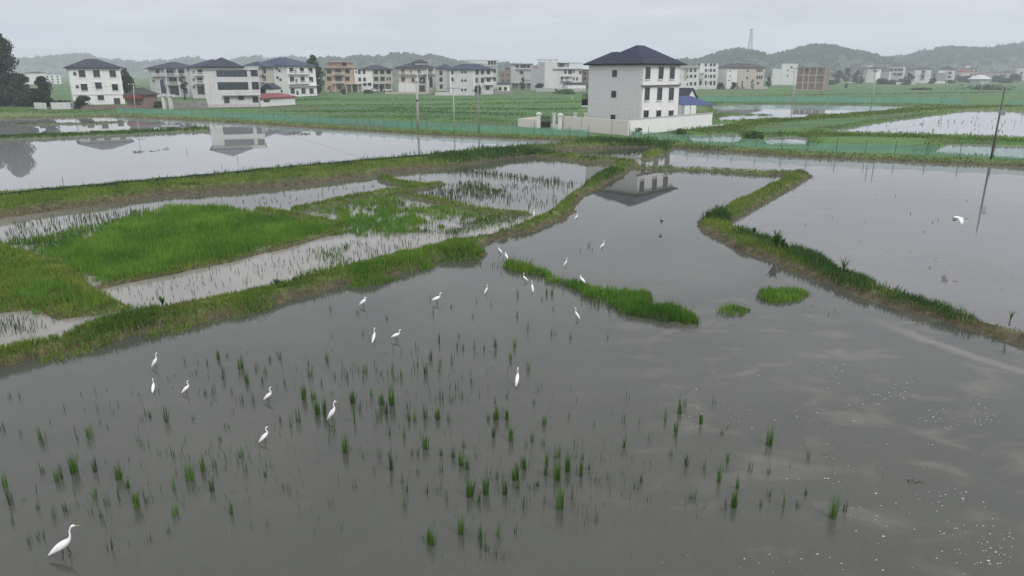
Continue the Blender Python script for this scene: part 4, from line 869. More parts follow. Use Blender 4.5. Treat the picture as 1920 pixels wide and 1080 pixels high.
# blue canopy and the little gabled shed behind that wall
c0, c1 = G(1268, 230, .35), G(1320, 226, .35); cr = empty('canopy', c0, math.atan2((c1 - c0).y, (c1 - c0).x), 'blue metal lean-to roof beside the nearest house', 'canopy'); L = (c1 - c0).length
mb = MB(); mb.add([(-.6, -1.5, 3.05), (L + 1.2, -1.5, 2.75), (L + .2, 3.5, 4.3), (-.6, 3.5, 4.3), (-.6, -1.5, 3.12), (L + 1.2, -1.5, 2.82), (L + .2, 3.5, 4.37), (-.6, 3.5, 4.37)], [(3, 2, 1, 0), (4, 5, 6, 7), (0, 1, 5, 4), (1, 2, 6, 5), (2, 3, 7, 6), (3, 0, 4, 7)]); mb.build('roof', M['bluesheet'], cr)
for x, y, z in ((0, -1.2, 3.0), (L, -1.2, 2.7), (0, 3.2, 4.1), (L, 3.2, 4.1)): MB().tube([(x, y, -.3), (x, y, z)], .06, 6).build('post', M['steel'], cr)
s0, s1 = G(1283, 221, .35), G(1304, 219, .35); sr = empty('shed', s0, math.atan2((s1 - s0).y, (s1 - s0).x), 'small white gabled shed with a dark roof behind the blue lean-to', 'shed'); L = (s1 - s0).length
mb = MB(); mb.add([(0, 0, -.4), (L, 0, -.4), (L, 6, -.4), (0, 6, -.4), (0, 0, 3.4), (L, 0, 3.4), (L, 6, 3.4), (0, 6, 3.4), (L / 2, 0, 5.4), (L / 2, 6, 5.4)], [(0, 1, 5, 8, 4), (2, 3, 7, 9, 6), (1, 2, 6, 5), (3, 0, 4, 7)]); mb.build('wall', M['white'], sr)
mb = MB()
for sgn in (-1, 1):
    e = L / 2 + sgn * (L / 2 + .5); mb.add([(e, -.3, 3.05), (L / 2, -.3, 5.5), (L / 2, 6.3, 5.5), (e, 6.3, 3.05), (e, -.3, 3.2), (L / 2, -.3, 5.65), (L / 2, 6.3, 5.65), (e, 6.3, 3.2)], [(0, 1, 2, 3), (4, 5, 6, 7), (0, 4, 5, 1), (2, 6, 7, 3), (0, 3, 7, 4)])
mb.build('roof', M['slate2'], sr)
# village boundary walls
for nm, lab, px, hh, mt in (('boundary_wall', 'low white wall under the tall trees on the left', [(66, 204), (87, 204.8)], 1.5, 'white2'), ('boundary_wall', 'pinkish low wall below the dark bush at the first white house', [(97, 205), (141, 204.5)], 1.6, 'pale'),
    ('stone_wall', 'grey stone wall along the field in front of the arched window villa', [(322, 203.5), (390, 203.5)], 1.7, 'stonewall'), ('stone_wall', 'low reddish wall in front of the red roofed hut', [(150, 205), (272, 204)], .9, 'brown'),
    ('boundary_wall', 'pale low wall below the blue grey wing and the slim poles', [(816, 179), (890, 179)], 1.2, 'pale'), ('boundary_wall', 'grey garden wall in front of the big pale block', [(1005, 172), (1098, 172.5)], 1.6, 'grey'),
    ('boundary_wall', 'long low wall in front of the ornate villa', [(722, 176.5), (800, 176.5)], .9, 'beige'), ('stone_wall', 'grey low wall beside the small white bungalow', [(908, 177), (962, 176.5)], 1.2, 'stonewall'),
    ('boundary_wall', 'pale fence wall in front of the distant balcony house', [(1680, 158.5), (1716, 158)], 1.6, 'beige'), ('boundary_wall', 'white low wall right of the distant balcony house', [(1742, 157), (1772, 156.5)], 1.8, 'pale')):
    wall_thing(nm, lab, 'wall', px, hh, M[mt])
h = House('hut', 'brick hut with a red awning beside the first white house', (240, 203), (272, 203), 7, h=3.0, cat='hut'); h.wall(M['brick']); h.ledge('F', 2.3, 'redroof', 1.5, .8, 0, None, 'awning'); h.hip(M['greyroof'], .5, 1.6); h.win('F', 262, 197, 6, 5, name='door', glass='door', mull=0)
mb = MB()
g0 = G(309, 204, .45); gp = empty('gateway', g0, 0, 'pale gateway with two posts and a flat lintel at the arched window villa', 'gate')
for dx in (0, 1.6): MB().box(dx - .35, dx + .35, -.35, .35, -.4, 3.0).build('post', M['pale'], gp)
MB().box(-1.2, 2.8, -.5, .5, 3.003, 3.3).build('lintel', M['pale'], gp)
# ------------------------------------------------------------------ green net fences
def net_fence(label, px, hpost, hnet, step, z0=.3, matn='net', postmat='wood', sag=.15, pr=.035, group='green net fences along the plots', name='net_fence'):
    P = [G(x, y, z0) for x, y in px]; o = P[0].copy(); root = empty(name, o, 0, label, 'fence', group)
    pts = []
    for a, b in zip(P[:-1], P[1:]):
        n = max(1, round((b - a).length / step)); pts += [a + (b - a) * i / n for i in range(n)]
    pts.append(P[-1]); mb = MB(); V = []
    for p in pts: p.z = float(ground_z(np.array([p.x]), np.array([p.y]))[0]) - .02
    for i, (a, b) in enumerate(zip(pts[:-1], pts[1:])):
        k = 5; q0 = len(V)
        for j in range(k + (1 if i == len(pts) - 2 else 0)):
            t = j / k; p = a + (b - a) * t - o; s = sag * math.sin(math.pi * t) * random.uniform(.4, 1.2)
            d = (b - a); nx = Vector((-d.y, d.x, 0)).normalized() * (.12 * math.sin(7 * t + i * 1.7))
            V.append((p.x, p.y, p.z)); V.append((p.x + nx.x * .5, p.y + nx.y * .5, p.z + hnet * .5)); V.append((p.x, p.y, p.z + hnet - s))
    n = len(V) // 3; f = []
    for i in range(n - 1):
        for r in (0, 1): f.append((3 * i + r, 3 * i + 3 + r, 3 * i + 4 + r, 3 * i + 1 + r))
    mb.add(V, f); mb.build('net', M[matn], root)
    for i, p in enumerate(pts):
        if i > 98: break
        tl = Vector((random.uniform(-.06, .06), random.uniform(-.06, .06), 0)); q = p - o
        MB().tube([q + Vector((0, 0, -.3)), q + tl + Vector((0, 0, hpost * random.uniform(.92, 1.1)))], pr, 5).build('post', M[postmat], root)
    return root
net_fence('long green net fence along the far bank of the left flooded field', [(218, 211), (400, 219.5), (600, 231), (800, 243), (970, 251.5), (1103, 258)], 1.55, 1.15, 3.2)
net_fence('green net fence along the bank right of the nearest house', [(1180, 260), (1330, 272), (1514, 285), (1677, 290), (1862, 297), (1940, 301), (2100, 312)], 1.5, 1.1, 2.9, matn='net2')
net_fence('far green net fence beyond the flooded plots on the right', [(1272, 190), (1420, 191), (1600, 192.5), (1808, 195)], 1.9, 1.7, 5.5)
net_fence('short piece of green net at the far right edge', [(1892, 197), (1960, 198)], 1.7, 1.5, 5)
net_fence('dark low net edging the water side of the dike on the left', [(-120, 372), (0, 357), (300, 333), (633, 303), (833, 287), (960, 276), (1090, 263)], .5, .34, 3.0, matn='dnet', sag=.08, pr=.018, group='low dark nets on the dike', name='low_net_fence')
net_fence('dark low net along the field side crest of the dike on the left', [(-120, 396), (0, 376), (300, 346), (600, 316), (780, 300), (850, 291)], .5, .32, 3.0, matn='dnet', sag=.08, pr=.018, group='low dark nets on the dike', name='low_net_fence')
# ------------------------------------------------------------------ utility poles, stakes, mast
def pole(label, base, top, r=.15, mat='concrete', arm=0, z0=.45, name='utility_pole', group='utility poles in the fields', gear=False, cat='utility pole'):
    P = G(*base, z0); h = HZ(P, top[1]) - z0; tx = AT(top[0], top[1], P.y); lean = Vector((tx.x - P.x, 0, 0))
    root = empty(name, P, 0, label, cat, group)
    MB().tube([(0, 0, -.4), lean * .5 + Vector((0, 0, h / 2)), lean + Vector((0, 0, h))], [r * 1.25, r, r * .75], 10).build('shaft', M[mat], root, True)
    for k in range(arm):
        z = h - .25 - k * .9; c = lean * (z / h); mb = MB(); w = 1.1 - .15 * k
        mb.box(c.x - w, c.x + w, c.y - r - .1, c.y - r, z, z + .1); mb.build('crossarm', M['steel'], root)
        for x in (-w + .05, 0, w - .05): MB().tube([(c.x + x, c.y - r - .05, z + .1), (c.x + x, c.y - r - .05, z + .2), (c.x + x, c.y - r - .05, z + .35)], [.03, .08, .05], 6).build('insulator', M['white2'], root)
    if gear:
        c = lean * .62; mb = MB(); mb.box(c.x - .25, c.x + .25, -.45, -.12, h * .62, h * .62 + .5); mb.build('junction_box', M['steel'], root)
    return root, P + lean + Vector((0, 0, h))
tops = {}
_, tops['a'] = pole('tallest pale concrete pole with crossarms left of centre, by the net fence', (784, 242), (780.5, 139), .17, arm=2)
mb = MB().tube([(0, 0, 4.2), (0, 0, 4.45)], .2, 10); mb.build('band', M['iron'], _)
_, tops['b'] = pole('thin grey pole just right of the tallest concrete pole', (852, 245), (850, 163), .09, arm=1)
_, tops['c'] = pole('dark weathered pole wrapped with creeper, third along the left net fence', (898, 247), (895.5, 144), .085, 'dgrey', arm=0, gear=True)
_, tops['d'] = pole('leaning grey pole with a dark top on the bank at the right', (1858, 297), (1884.5, 165), .085, 'wood', arm=0, gear=True)
_, tops['e'] = pole('pale pole standing in front of the brick framed building', (1487, 193), (1489.5, 127), .16, arm=2)
_, tops['f'] = pole('slender pale pole in front of the distant blank white house', (1635, 193), (1641.5, 131), .14, arm=1)
_, tops['g'] = pole('pale pole between the distant balcony house and its white neighbour', (1772, 184), (1778, 134), .14, arm=2)
_, tops['h'] = pole('short pale post below the far pavilion', (1839, 171), (1842.5, 155), .16)
_, tops['i'] = pole('faint thin pole left of the distant houses', (1608, 168), (1611, 139), .11)
_, tops['j'] = pole('grey pole at the corner of the ribbon windowed house', (487, 207), (485, 169), .13)
_, tops['k'] = pole('lamp pole by the red roofed hut at the left', (253, 207), (250, 157), .1, arm=1)
_, tops['l'] = pole('thin pole standing in front of the slate roofed house', (1371, 168), (1373, 134), .1)
_, tops['m'] = pole('thin pole at the right corner of the white blocks', (1324, 176), (1324.5, 150), .08)
_, tops['n'] = pole('dark thin pole right of the brick framed building', (1539, 182), (1540, 148), .07, 'wood')
def stake(px, py, top, label, mat='wood', r=.03, z=.02):
    P = G(px, py, z); h = HZ(P, top) - z; o = MB().tube([(0, 0, -.3), (random.uniform(-.05, .05), 0, h)], [r, r * .8], 6).build('stake', M[mat]); o.location = P
    tag(o, label, 'stake', 'stakes standing in the flooded plots')
for px, py, tp, lb, mt in ((262, 268, 248, 'dark stake in the left flooded field below the reflection of the first house', 'wood'), (351, 287, 278, 'short dark stake between the two house reflections', 'wood'), (446, 301, 290, 'dark stake left of the dike, below the ribbon window reflection', 'wood'), (118, 341, 332, 'lone stake near the dike at the left edge of the field', 'wood'), (416, 316, 309, 'small stake sticking up at the dike net', 'wood'),
    (58, 216, 209, 'pale leaning stake on the far bank below the low white wall', 'palewood'), (198, 221, 212, 'pale white stake at the left end of the net fence', 'palewood'), (247, 216, 210, 'small pale stake by the start of the green net', 'palewood'),
    (1636, 325, 307, 'upright dark stake in the right pond below the net fence', 'wood'), (1624, 325, 309, 'thin bent stake beside the upright stake in the right pond', 'wood'), (1731, 232, 224, 'dark stake in the upper right flooded plot', 'wood'), (1765, 228, 214, 'tall thin stake in the far right flooded plot', 'wood'), (1831, 222, 207, 'tall stake near the far bank of the right plot', 'wood'), (1916, 221, 208, 'stake at the right edge of the far plot', 'wood'), (1902, 235, 224, 'forked stake beside the leaning pole', 'wood')):
    stake(px, py, tp, lb, mt)
def mast():
    B = AT(1405, 103, 1300); top = AT(1405.5, 54, 1300).z - B.z; root = empty('lattice_mast', B, 0, 'tall thin lattice mast on the wooded hill at the right', 'mast')
    w = lambda z: 4.2 * (1 - z / top) + .7
    for sx, sy in ((1, 1), (1, -1), (-1, 1), (-1, -1)):
        mb = MB(); mb.tube([(sx * w(0) * .9, sy * w(0) * .9, -8), (sx * w(top), sy * w(top), top)], .34, 5); mb.build('leg', M['steel'], root)
    mb = MB(); n = 9
    for i in range(n):
        z0, z1 = top * i / n, top * (i + 1) / n; a, b = w(z0), w(z1)
        for (x, y), (u, v) in (((-1, -1), (1, -1)), ((1, -1), (1, 1)), ((1, 1), (-1, 1)), ((-1, 1), (-1, -1))):
            mb.tube([(x * a, y * a, z0), (u * b, v * b, z1)], .17, 4, cap=False); mb.tube([(u * a, v * a, z0), (x * b, y * b, z1)], .17, 4, cap=False)
    mb.build('bracing', M['steel'], root); MB().box(-2.2, 2.2, -2.2, 2.2, top - 2.5, top - .5).build('antenna', M['steel'], root)
mast()
# overhead wires between poles
def wire(a, b, label, dz=0, sag=1.2):
    pts = [a.lerp(b, t) + Vector((0, 0, dz - sag * 4 * t * (1 - t))) for t in np.linspace(0, 1, 14)]; o = pts[0].copy()
    ob = MB().tube([p - o for p in pts], .02, 4).build('power_line', M['iron']); ob.location = o; tag(ob, label, 'power line', 'overhead wires')
wire(tops['k'], tops['j'], 'overhead wire from the lamp pole to the pole by the ribbon windowed house', -.3)
wire(AT(-20, 150, 205), tops['k'], 'overhead wire crossing the first white house to the lamp pole', -.2)
wire(tops['a'], tops['j'], 'overhead wire from the tallest concrete pole back to the ribbon windowed house', -.3, 1.5)
wire(tops['e'], tops['f'], 'overhead wire between the brick building pole and the slender pale pole', -.2, 1.5)
wire(tops['f'], tops['g'], 'overhead wire between the two pale poles by the distant white houses', -.2, 1.5)
# ------------------------------------------------------------------ cars far off in the village
def car(px, py, rz, label, body='carw'):
    P = G(px, py, .45); root = empty('car', P, rz, label, 'car', 'cars parked in the village')
    sec = [(-2.1, .45, .80), (-1.9, .35, .95), (-1.2, .3, 1.0), (1.0, .3, .95), (2.0, .35, .75), (2.15, .45, .65)]
    mb = MB(); V = []
    for x, z0, z1 in sec: V += [(x, -.85, z0), (x, .85, z0), (x, .85, z1), (x, -.85, z1)]
    f = [(0, 1, 2, 3), (20, 23, 22, 21)]
    for i in range(5):
        for k in range(4): f.append((4 * i + k, 4 * i + 4 + k, 4 * i + 4 + (k + 1) % 4, 4 * i + (k + 1) % 4))
    mb.add(V, f); mb.box(-1.4, .5, -.68, .68, 1.38, 1.46); mb.build('body', M[body], root)
    mb = MB(); mb.add([(-1.8, -.78, .96), (1.0, -.78, .94), (1.0, .78, .94), (-1.8, .78, .96), (-1.4, -.66, 1.4), (.45, -.66, 1.4), (.45, .66, 1.4), (-1.4, .66, 1.4)], [(0, 1, 5, 4), (1, 2, 6, 5), (2, 3, 7, 6), (3, 0, 4, 7), (4, 5, 6, 7)]); mb.build('windows', M['glass'], root)
    for x in (-1.3, 1.35):
        for y in (-.86, .86): MB().tube([(x, y - .1, .33), (x, y + .1, .33)], .33, 12).build('wheel', M['tyre'], root)
car(1552, 157.5, .2, 'white car parked right of the brick framed building'); car(1595, 156.5, .1, 'white car farther right by the low trees'); car(727, 171.5, 0, 'white car under the open pillars of the split house'); car(703, 172, 0, 'silver white car at the left end of the pillared ground floor')
# ------------------------------------------------------------------ trees, bushes, hills
def leaf_cloud(C, R, n, size, squash=1.0):
    """n leaf-sized quads around clump centres C (k,3) with radii R"""
    k = RNG.integers(0, len(C), n); d = RNG.normal(0, 1, (n, 3)); d /= np.linalg.norm(d, axis=1)[:, None]
    rad = RNG.uniform(.25, 1.0, n) ** .5; P = C[k] + d * (R[k] * rad)[:, None] * np.array([1, 1, squash])
    nrm = d + RNG.normal(0, .6, (n, 3)); nrm /= np.linalg.norm(nrm, axis=1)[:, None]
    u = np.cross(nrm, RNG.normal(0, 1, (n, 3))); u /= np.linalg.norm(u, axis=1)[:, None]; v = np.cross(nrm, u)
    s = size * RNG.uniform(.55, 1.35, n)[:, None]
    V = np.stack([P - u * s, P - v * s * .6, P + u * s, P + v * s * .6], 1).reshape(-1, 3)
    Fc = np.arange(n * 4).reshape(-1, 4)
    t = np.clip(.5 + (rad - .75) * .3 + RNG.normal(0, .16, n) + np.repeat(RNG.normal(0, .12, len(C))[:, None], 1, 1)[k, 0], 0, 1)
    return V, Fc, np.repeat(t, 4)
def tree(label, base, top, width, mat='tree', n=2600, clumps=26, name='tree', group=None, z0=.4, trunk=.18, size=None, shape='oval', bare=.12, cat='tree'):
    P = G(*base, z0); H_ = HZ(P, top) - z0; sc = (F / (P.y * CT + (HCAM) * ST)); Wm = width / sc
    root = empty(name, P, random.uniform(0, 6), label, cat, group); C, R = [], []
    for i in range(clumps):
        zz = bare + (1 - bare) * (i + random.random()) / clumps
        prof = {'oval': math.sin(math.pi * min(1, .14 + .86 * ((zz - bare) / (1 - bare)))) ** .7, 'poplar': (.55 + .45 * math.sin(math.pi * zz)) * (1 if zz < .8 else (1.05 - zz) / .25), 'cone': 1.05 - (zz - bare) / (1 - bare), 'bush': math.sqrt(max(.05, 1 - zz * zz))}[shape]
        a = random.uniform(0, 2 * math.pi); r = Wm / 2 * prof * random.uniform(.15, .82); R_ = Wm * random.uniform(.13, .24) * (.5 + .5 * prof)
        C.append((r * math.cos(a), r * math.sin(a), min(zz * H_, H_ - R_ * .85))); R.append(R_)
    C, R = np.array(C), np.array(R); V, Fc, t = leaf_cloud(C, R, n, size or max(.10, Wm * .045), .9)
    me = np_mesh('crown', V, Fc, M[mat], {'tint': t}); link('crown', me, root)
    mb = MB(); tr = trunk * H_ / 8; mb.tube([(0, 0, -.4), (.02 * H_, 0, H_ * .3), (0, .02 * H_, H_ * .6), (0, 0, H_ * .85)], [tr * 1.3, tr, tr * .6, tr * .2], 8)
    for i in range(0, clumps, 3): c = Vector(C[i]); mb.tube([(0, 0, c.z * .55), c * .6 + Vector((0, 0, c.z * .22)), c], [tr * .4, tr * .25, tr * .1], 5)
    mb.build('trunk', M['bark'], root, True); return root
TG = 'trees around the village'
tree('tallest dark poplar at the left edge of the view', (12, 196), 58, 88, 'tree', 8000, 60, shape='poplar', size=.40, bare=.03, group=TG)
tree('dark poplar partly outside the left edge', (-30, 197), 76, 90, 'tree', 4200, 36, shape='poplar', bare=.05, size=.42, group=TG)
tree('shorter dark tree hugging the right side of the tallest poplar', (44, 195), 138, 54, 'tree', 2600, 22, group=TG)
tree('round dark tree behind the low white wall', (88, 200), 143, 48, 'tree', 2600, 22, group=TG)
tree('low dark trees under the poplar at the left edge', (8, 199), 160, 60, 'tree', 2600, 24, group=TG)
tree('wide dark bush against the front of the first white house', (157, 204), 179, 42, 'tree', 2200, 20, 'bush', shape='bush', bare=.02, cat='bush')
tree('bright round tree right of the first white house', (245, 193), 140, 38, 'tree2', 2400, 22, group=TG)
tree('dim tree behind the bright round tree', (240, 182), 127, 30, 'tree', 1800, 18, group=TG)
tree('low dark hedge tree in front of the red roofed hut', (296, 201), 190, 40, 'tree2', 1500, 16, 'bush', shape='bush', bare=.02, cat='bush')
tree('small clipped round tree on a thin stem before the arched window villa', (347, 187), 142, 17, 'tree', 1500, 12, group=TG, bare=.42, trunk=.3)
tree('tall poplar beside the tan and orange house', (592, 178), 103, 37, 'tree2', 4200, 34, shape='poplar', group=TG, bare=.05)
tree('small round tree at the front of the tan house', (619, 174), 161, 10, 'tree2', 700, 9, group=TG)
tree('dark shrub at the steps of the tan house', (644, 176), 166, 17, 'tree', 800, 10, 'bush', shape='bush', bare=.02, cat='bush')
tree('row of low shrubs before the split house', (690, 175), 168, 26, 'tree2', 900, 12, 'bush', shape='bush', bare=.02, cat='bush')
tree('dark oval tree before the pale blue roofed house', (898, 177), 160, 19, 'tree2', 1500, 14, group=TG)
tree('dark tree at the grey flat roofed house', (980, 170), 145, 14, 'tree', 1300, 12, group=TG)
tree('tall dark tree between the grey house and the big pale block', (1007, 169), 140, 18, 'tree', 1700, 14, group=TG, shape='cone')
tree('low dark bush beside the tall tree at the big pale block', (1012, 171), 156, 24, 'tree', 1200, 12, 'bush', shape='bush', bare=.02, cat='bush')
tree('hedge growth along the grey garden wall', (1060, 176), 168, 50, 'weed', 1600, 20, 'bush', shape='bush', bare=.02, cat='bush')
tree('left conical shrub in front of the slate roofed house', (1391, 167), 151, 9, 'tree', 900, 10, 'shrub', shape='cone', bare=.03, cat='shrub')
tree('right conical shrub in front of the slate roofed house', (1409.5, 167), 148, 11, 'tree', 900, 10, 'shrub', shape='cone', bare=.03, cat='shrub')
tree('dark bushes between the white blocks and the slate roofed house', (1350, 167), 155, 22, 'tree', 1200, 14, 'bush', shape='bush', bare=.02, cat='bush')
tree('dark bush at the left corner of the slate roofed house', (1376, 167), 154, 20, 'tree', 1200, 14, 'bush', shape='bush', bare=.02, cat='bush')
tree('tree in the gap left of the plain white house', (1440, 164), 144, 16, 'tree', 1300, 12, group=TG)
tree('round shrub alone in the field right of the brick building', (1587, 165), 157, 13, 'tree2', 700, 9, 'bush', shape='bush', bare=.02, cat='bush')
for px, by, tp, w, lb in ((1570, 156, 131, 22, 'left of the hazy trees between the brick building and the far village'), (1588, 155, 127, 22, 'middle of the hazy trees between the brick building and the far village'), (1606, 156, 132, 22, 'right of the hazy trees at the start of the far village'), (1634, 133, 106, 11, 'single tall tree standing against the notch between the right hills'), (1703, 156, 138, 20, 'dark tree left of the distant balcony house'), (1650, 158, 147, 26, 'low dark growth before the pale annex'), (1690, 158, 148, 18, 'low dark growth left of the distant balcony house'), (1808, 154, 142, 32, 'dark mass of trees right of the distant blank house'), (1868, 154, 142, 30, 'scrubby trees right of the pavilion'), (1900, 153, 138, 34, 'scrubby trees near the right edge')):
    tree(lb, (px, by), tp, w, 'tree', 1100, 14, group='hazy trees of the far village')
for px, by, tp, w, lb in ((1612, 157, 146, 24, 'dark scrub at the foot of the dim brown roofed house'), (1668, 158, 149, 34, 'dark scrub below the wide low grey house'), (1700, 159, 151, 20, 'low scrub before the pale fence wall'), (1748, 157, 146, 14, 'dark scrub in the gap between the two distant white houses'), (1778, 156, 150, 26, 'low dark scrub below the distant blank half house'), (1826, 156, 147, 24, 'dark scrub left of the pavilion'), (1885, 156, 146, 40, 'brownish scrub at the far right below the faint grey house'), (1560, 159, 150, 30, 'dim scrub right behind the brick framed building')):
    tree(lb, (px, by), tp, w, 'tree', 800, 16, 'bush', group='scrub below the distant houses', shape='bush', bare=.02, cat='bush', size=.5)
tree('dense undergrowth between the tall poplars and the low white wall', (60, 199), 166, 70, 'tree', 2600, 30, 'bush', shape='bush', bare=.02, cat='bush')
tree('low shrubs behind the pinkish wall', (118, 203), 188, 44, 'tree', 1300, 18, 'bush', shape='bush', bare=.02, cat='bush')
tree('dark long thicket in the field below the far village', (1725, 168.5), 165, 46, 'tree', 1100, 18, 'bush', shape='bush', bare=.02, cat='bush')
tree('long hedge right of the far pole at the field edge', (1850, 168), 158, 130, 'tree', 2600, 34, 'bush', shape='bush', bare=.02, cat='bush', size=.5)
tree('wispy dry bush at the foot of the white boundary wall', (1197, 253), 239, 28, 'weed', 500, 12, 'bush', shape='bush', bare=.02, size=.08, cat='bush')
tree('long scrubby bush at the right part of the white boundary wall', (1275, 252), 241, 46, 'weed', 900, 16, 'bush', shape='bush', bare=.02, size=.10, cat='bush')
tree('round weedy bush standing in the plot right of the white wall', (1412, 259), 246, 40, 'weed', 1400, 16, 'bush', shape='bush', bare=.02, size=.14, cat='bush')
tree('shrub behind the beige wall near the gate', (1090, 240), 223, 22, 'tree2', 700, 10, 'bush', shape='bush', bare=.2, size=.14, cat='bush')
tree('dark shrub behind the gate', (1066, 240), 222, 16, 'tree', 600, 10, 'bush', shape='bush', bare=.2, size=.14, cat='bush')
# broad leaved plants on the right dike
def plant(label, base, top, n, width, leafw=.05, name='plant'):
    P = G(*base, .35); hh = HZ(P, top) - .35; root = empty(name, P, random.uniform(0, 6), label, 'plant'); V, f, t = [], [], []
    for i in range(n):
        a = 2.4 * i + random.uniform(-.3, .3); ln = hh * random.uniform(.6, 1.1); out = width * random.uniform(.3, 1); b = len(V); wd = leafw * random.uniform(.7, 1.2)
        pts = [Vector((math.cos(a) * out * q * q, math.sin(a) * out * q * q, ln * (q - .25 * q ** 3 * out / width))) for q in (0, .35, .7, 1)]; s = Vector((-math.sin(a), math.cos(a), 0)) * wd
        for p, k in zip(pts, (.5, 1, .9, .08)): V += [p - s * k, p + s * k]; 
        t += [random.uniform(.15, .8)] * 8
        for k in range(3): f.append((b + 2 * k, b + 2 * k + 1, b + 2 * k + 3, b + 2 * k + 2))
    me = np_mesh('leaves', np.array(V), np.array(f), M['weed'], {'tint': t}); link('leaves', me, root)
    MB().tube([(0, 0, -.1), (0, 0, hh * .5)], [.03, .015], 6).build('stem', M['bark'], root); return root
plant('largest dark leafy plant on the right dike', (1455, 466), 428, 46, .45, .05); plant('second dark leafy plant just right of the largest on the right dike', (1466, 467), 443, 26, .3, .045); plant('small round leafy plant left of the largest on the right dike', (1413, 438), 425, 26, .3, .045)
plant('loose leafy plant at the bend of the right dike', (1325, 408), 393, 24, .35, .04); plant('dark upright weed on the main dike at lower left', (305, 572), 554, 22, .22, .04); plant('pale green leafy clump on the main dike left of centre', (520, 536), 520, 26, .35, .05)
plant('wispy tall weed far along the right dike', (1582, 508), 478, 20, .6, .018); plant('thin dry weed at the right end of the right dike', (1893, 606), 577, 9, .25, .012); plant('tuft of weeds on a small mud heap in the middle pond', (1240, 418), 410, 22, .3, .03)
# hills
def hill(label, Dd, prof, depth, seed, mat, nb, bump=1.0, bsz=(4, 8)):
    X = np.array([AT(x, y, Dd).x for x, y in prof]); Zt = np.array([AT(x, y, Dd).z for x, y in prof])
    xs = np.arange(X[0], X[-1], 7.0 * bump); zt = np.interp(xs, X, Zt); ys = np.linspace(-depth, depth, 40)
    XX, YY = np.meshgrid(xs, ys); pr = np.clip(1 - (YY / depth) ** 2, 0, 1) ** .8 ; 
    ZZ = (zt[None, :] - 4 * bump) * np.clip(pr + .25 * (fbm(XX / 90, YY / 90, seed) - .5) * (1 - pr) * 2, 0, 1); ZZ += 3 * bump * (fbm(XX / 14, YY / 14, seed + 3, 3) - .5) * (ZZ > 2); ZZ -= 1.0
    V = np.stack([XX.ravel(), YY.ravel() + Dd, ZZ.ravel()], 1); r, c = XX.shape; i = np.arange(r * c).reshape(r, c)
    Fc = np.stack([i[:-1, :-1].ravel(), i[:-1, 1:].ravel(), i[1:, 1:].ravel(), i[1:, :-1].ravel()], 1)
    tag(link('hill', np_mesh('hill', V, Fc, mat, {'tint': np.full(len(V), .4)}, True)), label, 'hill', kind='structure')
    # crowns of the wood covering it
    n = nb; x = RNG.uniform(xs[0], xs[-1], n); y = -np.abs(RNG.normal(0, .45, n)) * depth; y = np.clip(y, -depth * .97, 0)
    px = np.clip(1 - (y / depth) ** 2, 0, 1) ** .8; z = (np.interp(x, X, Zt) - 4 * bump) * px
    q = z > 2; x, y, z = x[q], y[q], z[q]; R = RNG.uniform(*bsz, len(x)); Vs, Fs, Ts = [], [], []; o = 0
    for k in range(len(x)):
        m = 16; v, fc, t = leaf_cloud(np.array([[x[k], y[k] + Dd, z[k] + R[k] * .05]]), np.array([R[k]]), m, R[k] * .55, .8); Vs.append(v); Fs.append(fc + o); Ts.append(t * .6 + RNG.uniform(0, .4)); o += len(v)
    tag(link('forest', np_mesh('forest', np.concatenate(Vs), np.concatenate(Fs), M['forest'], {'tint': np.concatenate(Ts)})), label.replace('hill', 'woods covering the hill', 1), 'forest', kind='stuff')
mh = m_plain('hill_ground', (.030, .055, .022), .9, 0, .3, .02)
hill('pale hazy hill at the left', 2100, [(-400, 128), (-250, 112), (-100, 108), (45, 110), (90, 112), (117, 107), (158, 102), (173, 101), (185, 108), (210, 112), (247, 114), (275, 119), (303, 114), (333, 116), (368, 107), (383, 112), (420, 118), (452, 116), (487, 105), (512, 112), (555, 105), (600, 116), (660, 126), (720, 134)], 300, 4, mh, 1500, 1.5, (6, 12))
hill('wooded hill behind the middle of the village', 1500, [(540, 134), (570, 122), (600, 112), (621, 106), (653, 112), (676, 104), (709, 106), (736, 106), (740, 100), (771, 100), (796, 106), (810, 101), (829, 106), (860, 116), (900, 121), (945, 118), (1000, 124), (1060, 130), (1120, 134)], 220, 14, mh, 1300, 1.1, (4, 8))
hill('wooded hill with the mast at the right', 1300, [(1210, 134), (1240, 118), (1262, 113), (1314, 109), (1343, 97.5), (1375, 91), (1398, 95), (1419, 104), (1437, 105), (1472, 95), (1520, 83), (1543, 85), (1570, 93), (1596, 97), (1622, 109), (1650, 118), (1690, 130), (1720, 134)], 200, 24, mh, 2000, 1.0, (3.5, 7))
hill('long wooded hill rising to the right edge', 1450, [(1560, 134), (1600, 118), (1640, 110), (1660, 108), (1704, 102), (1739, 92.5), (1762, 88), (1798, 89), (1828, 93), (1856, 87), (1881, 85), (1920, 75), (1990, 66), (2080, 72), (2200, 90), (2350, 120), (2450, 134)], 260, 34, mh, 2200, 1.1, (4, 8))
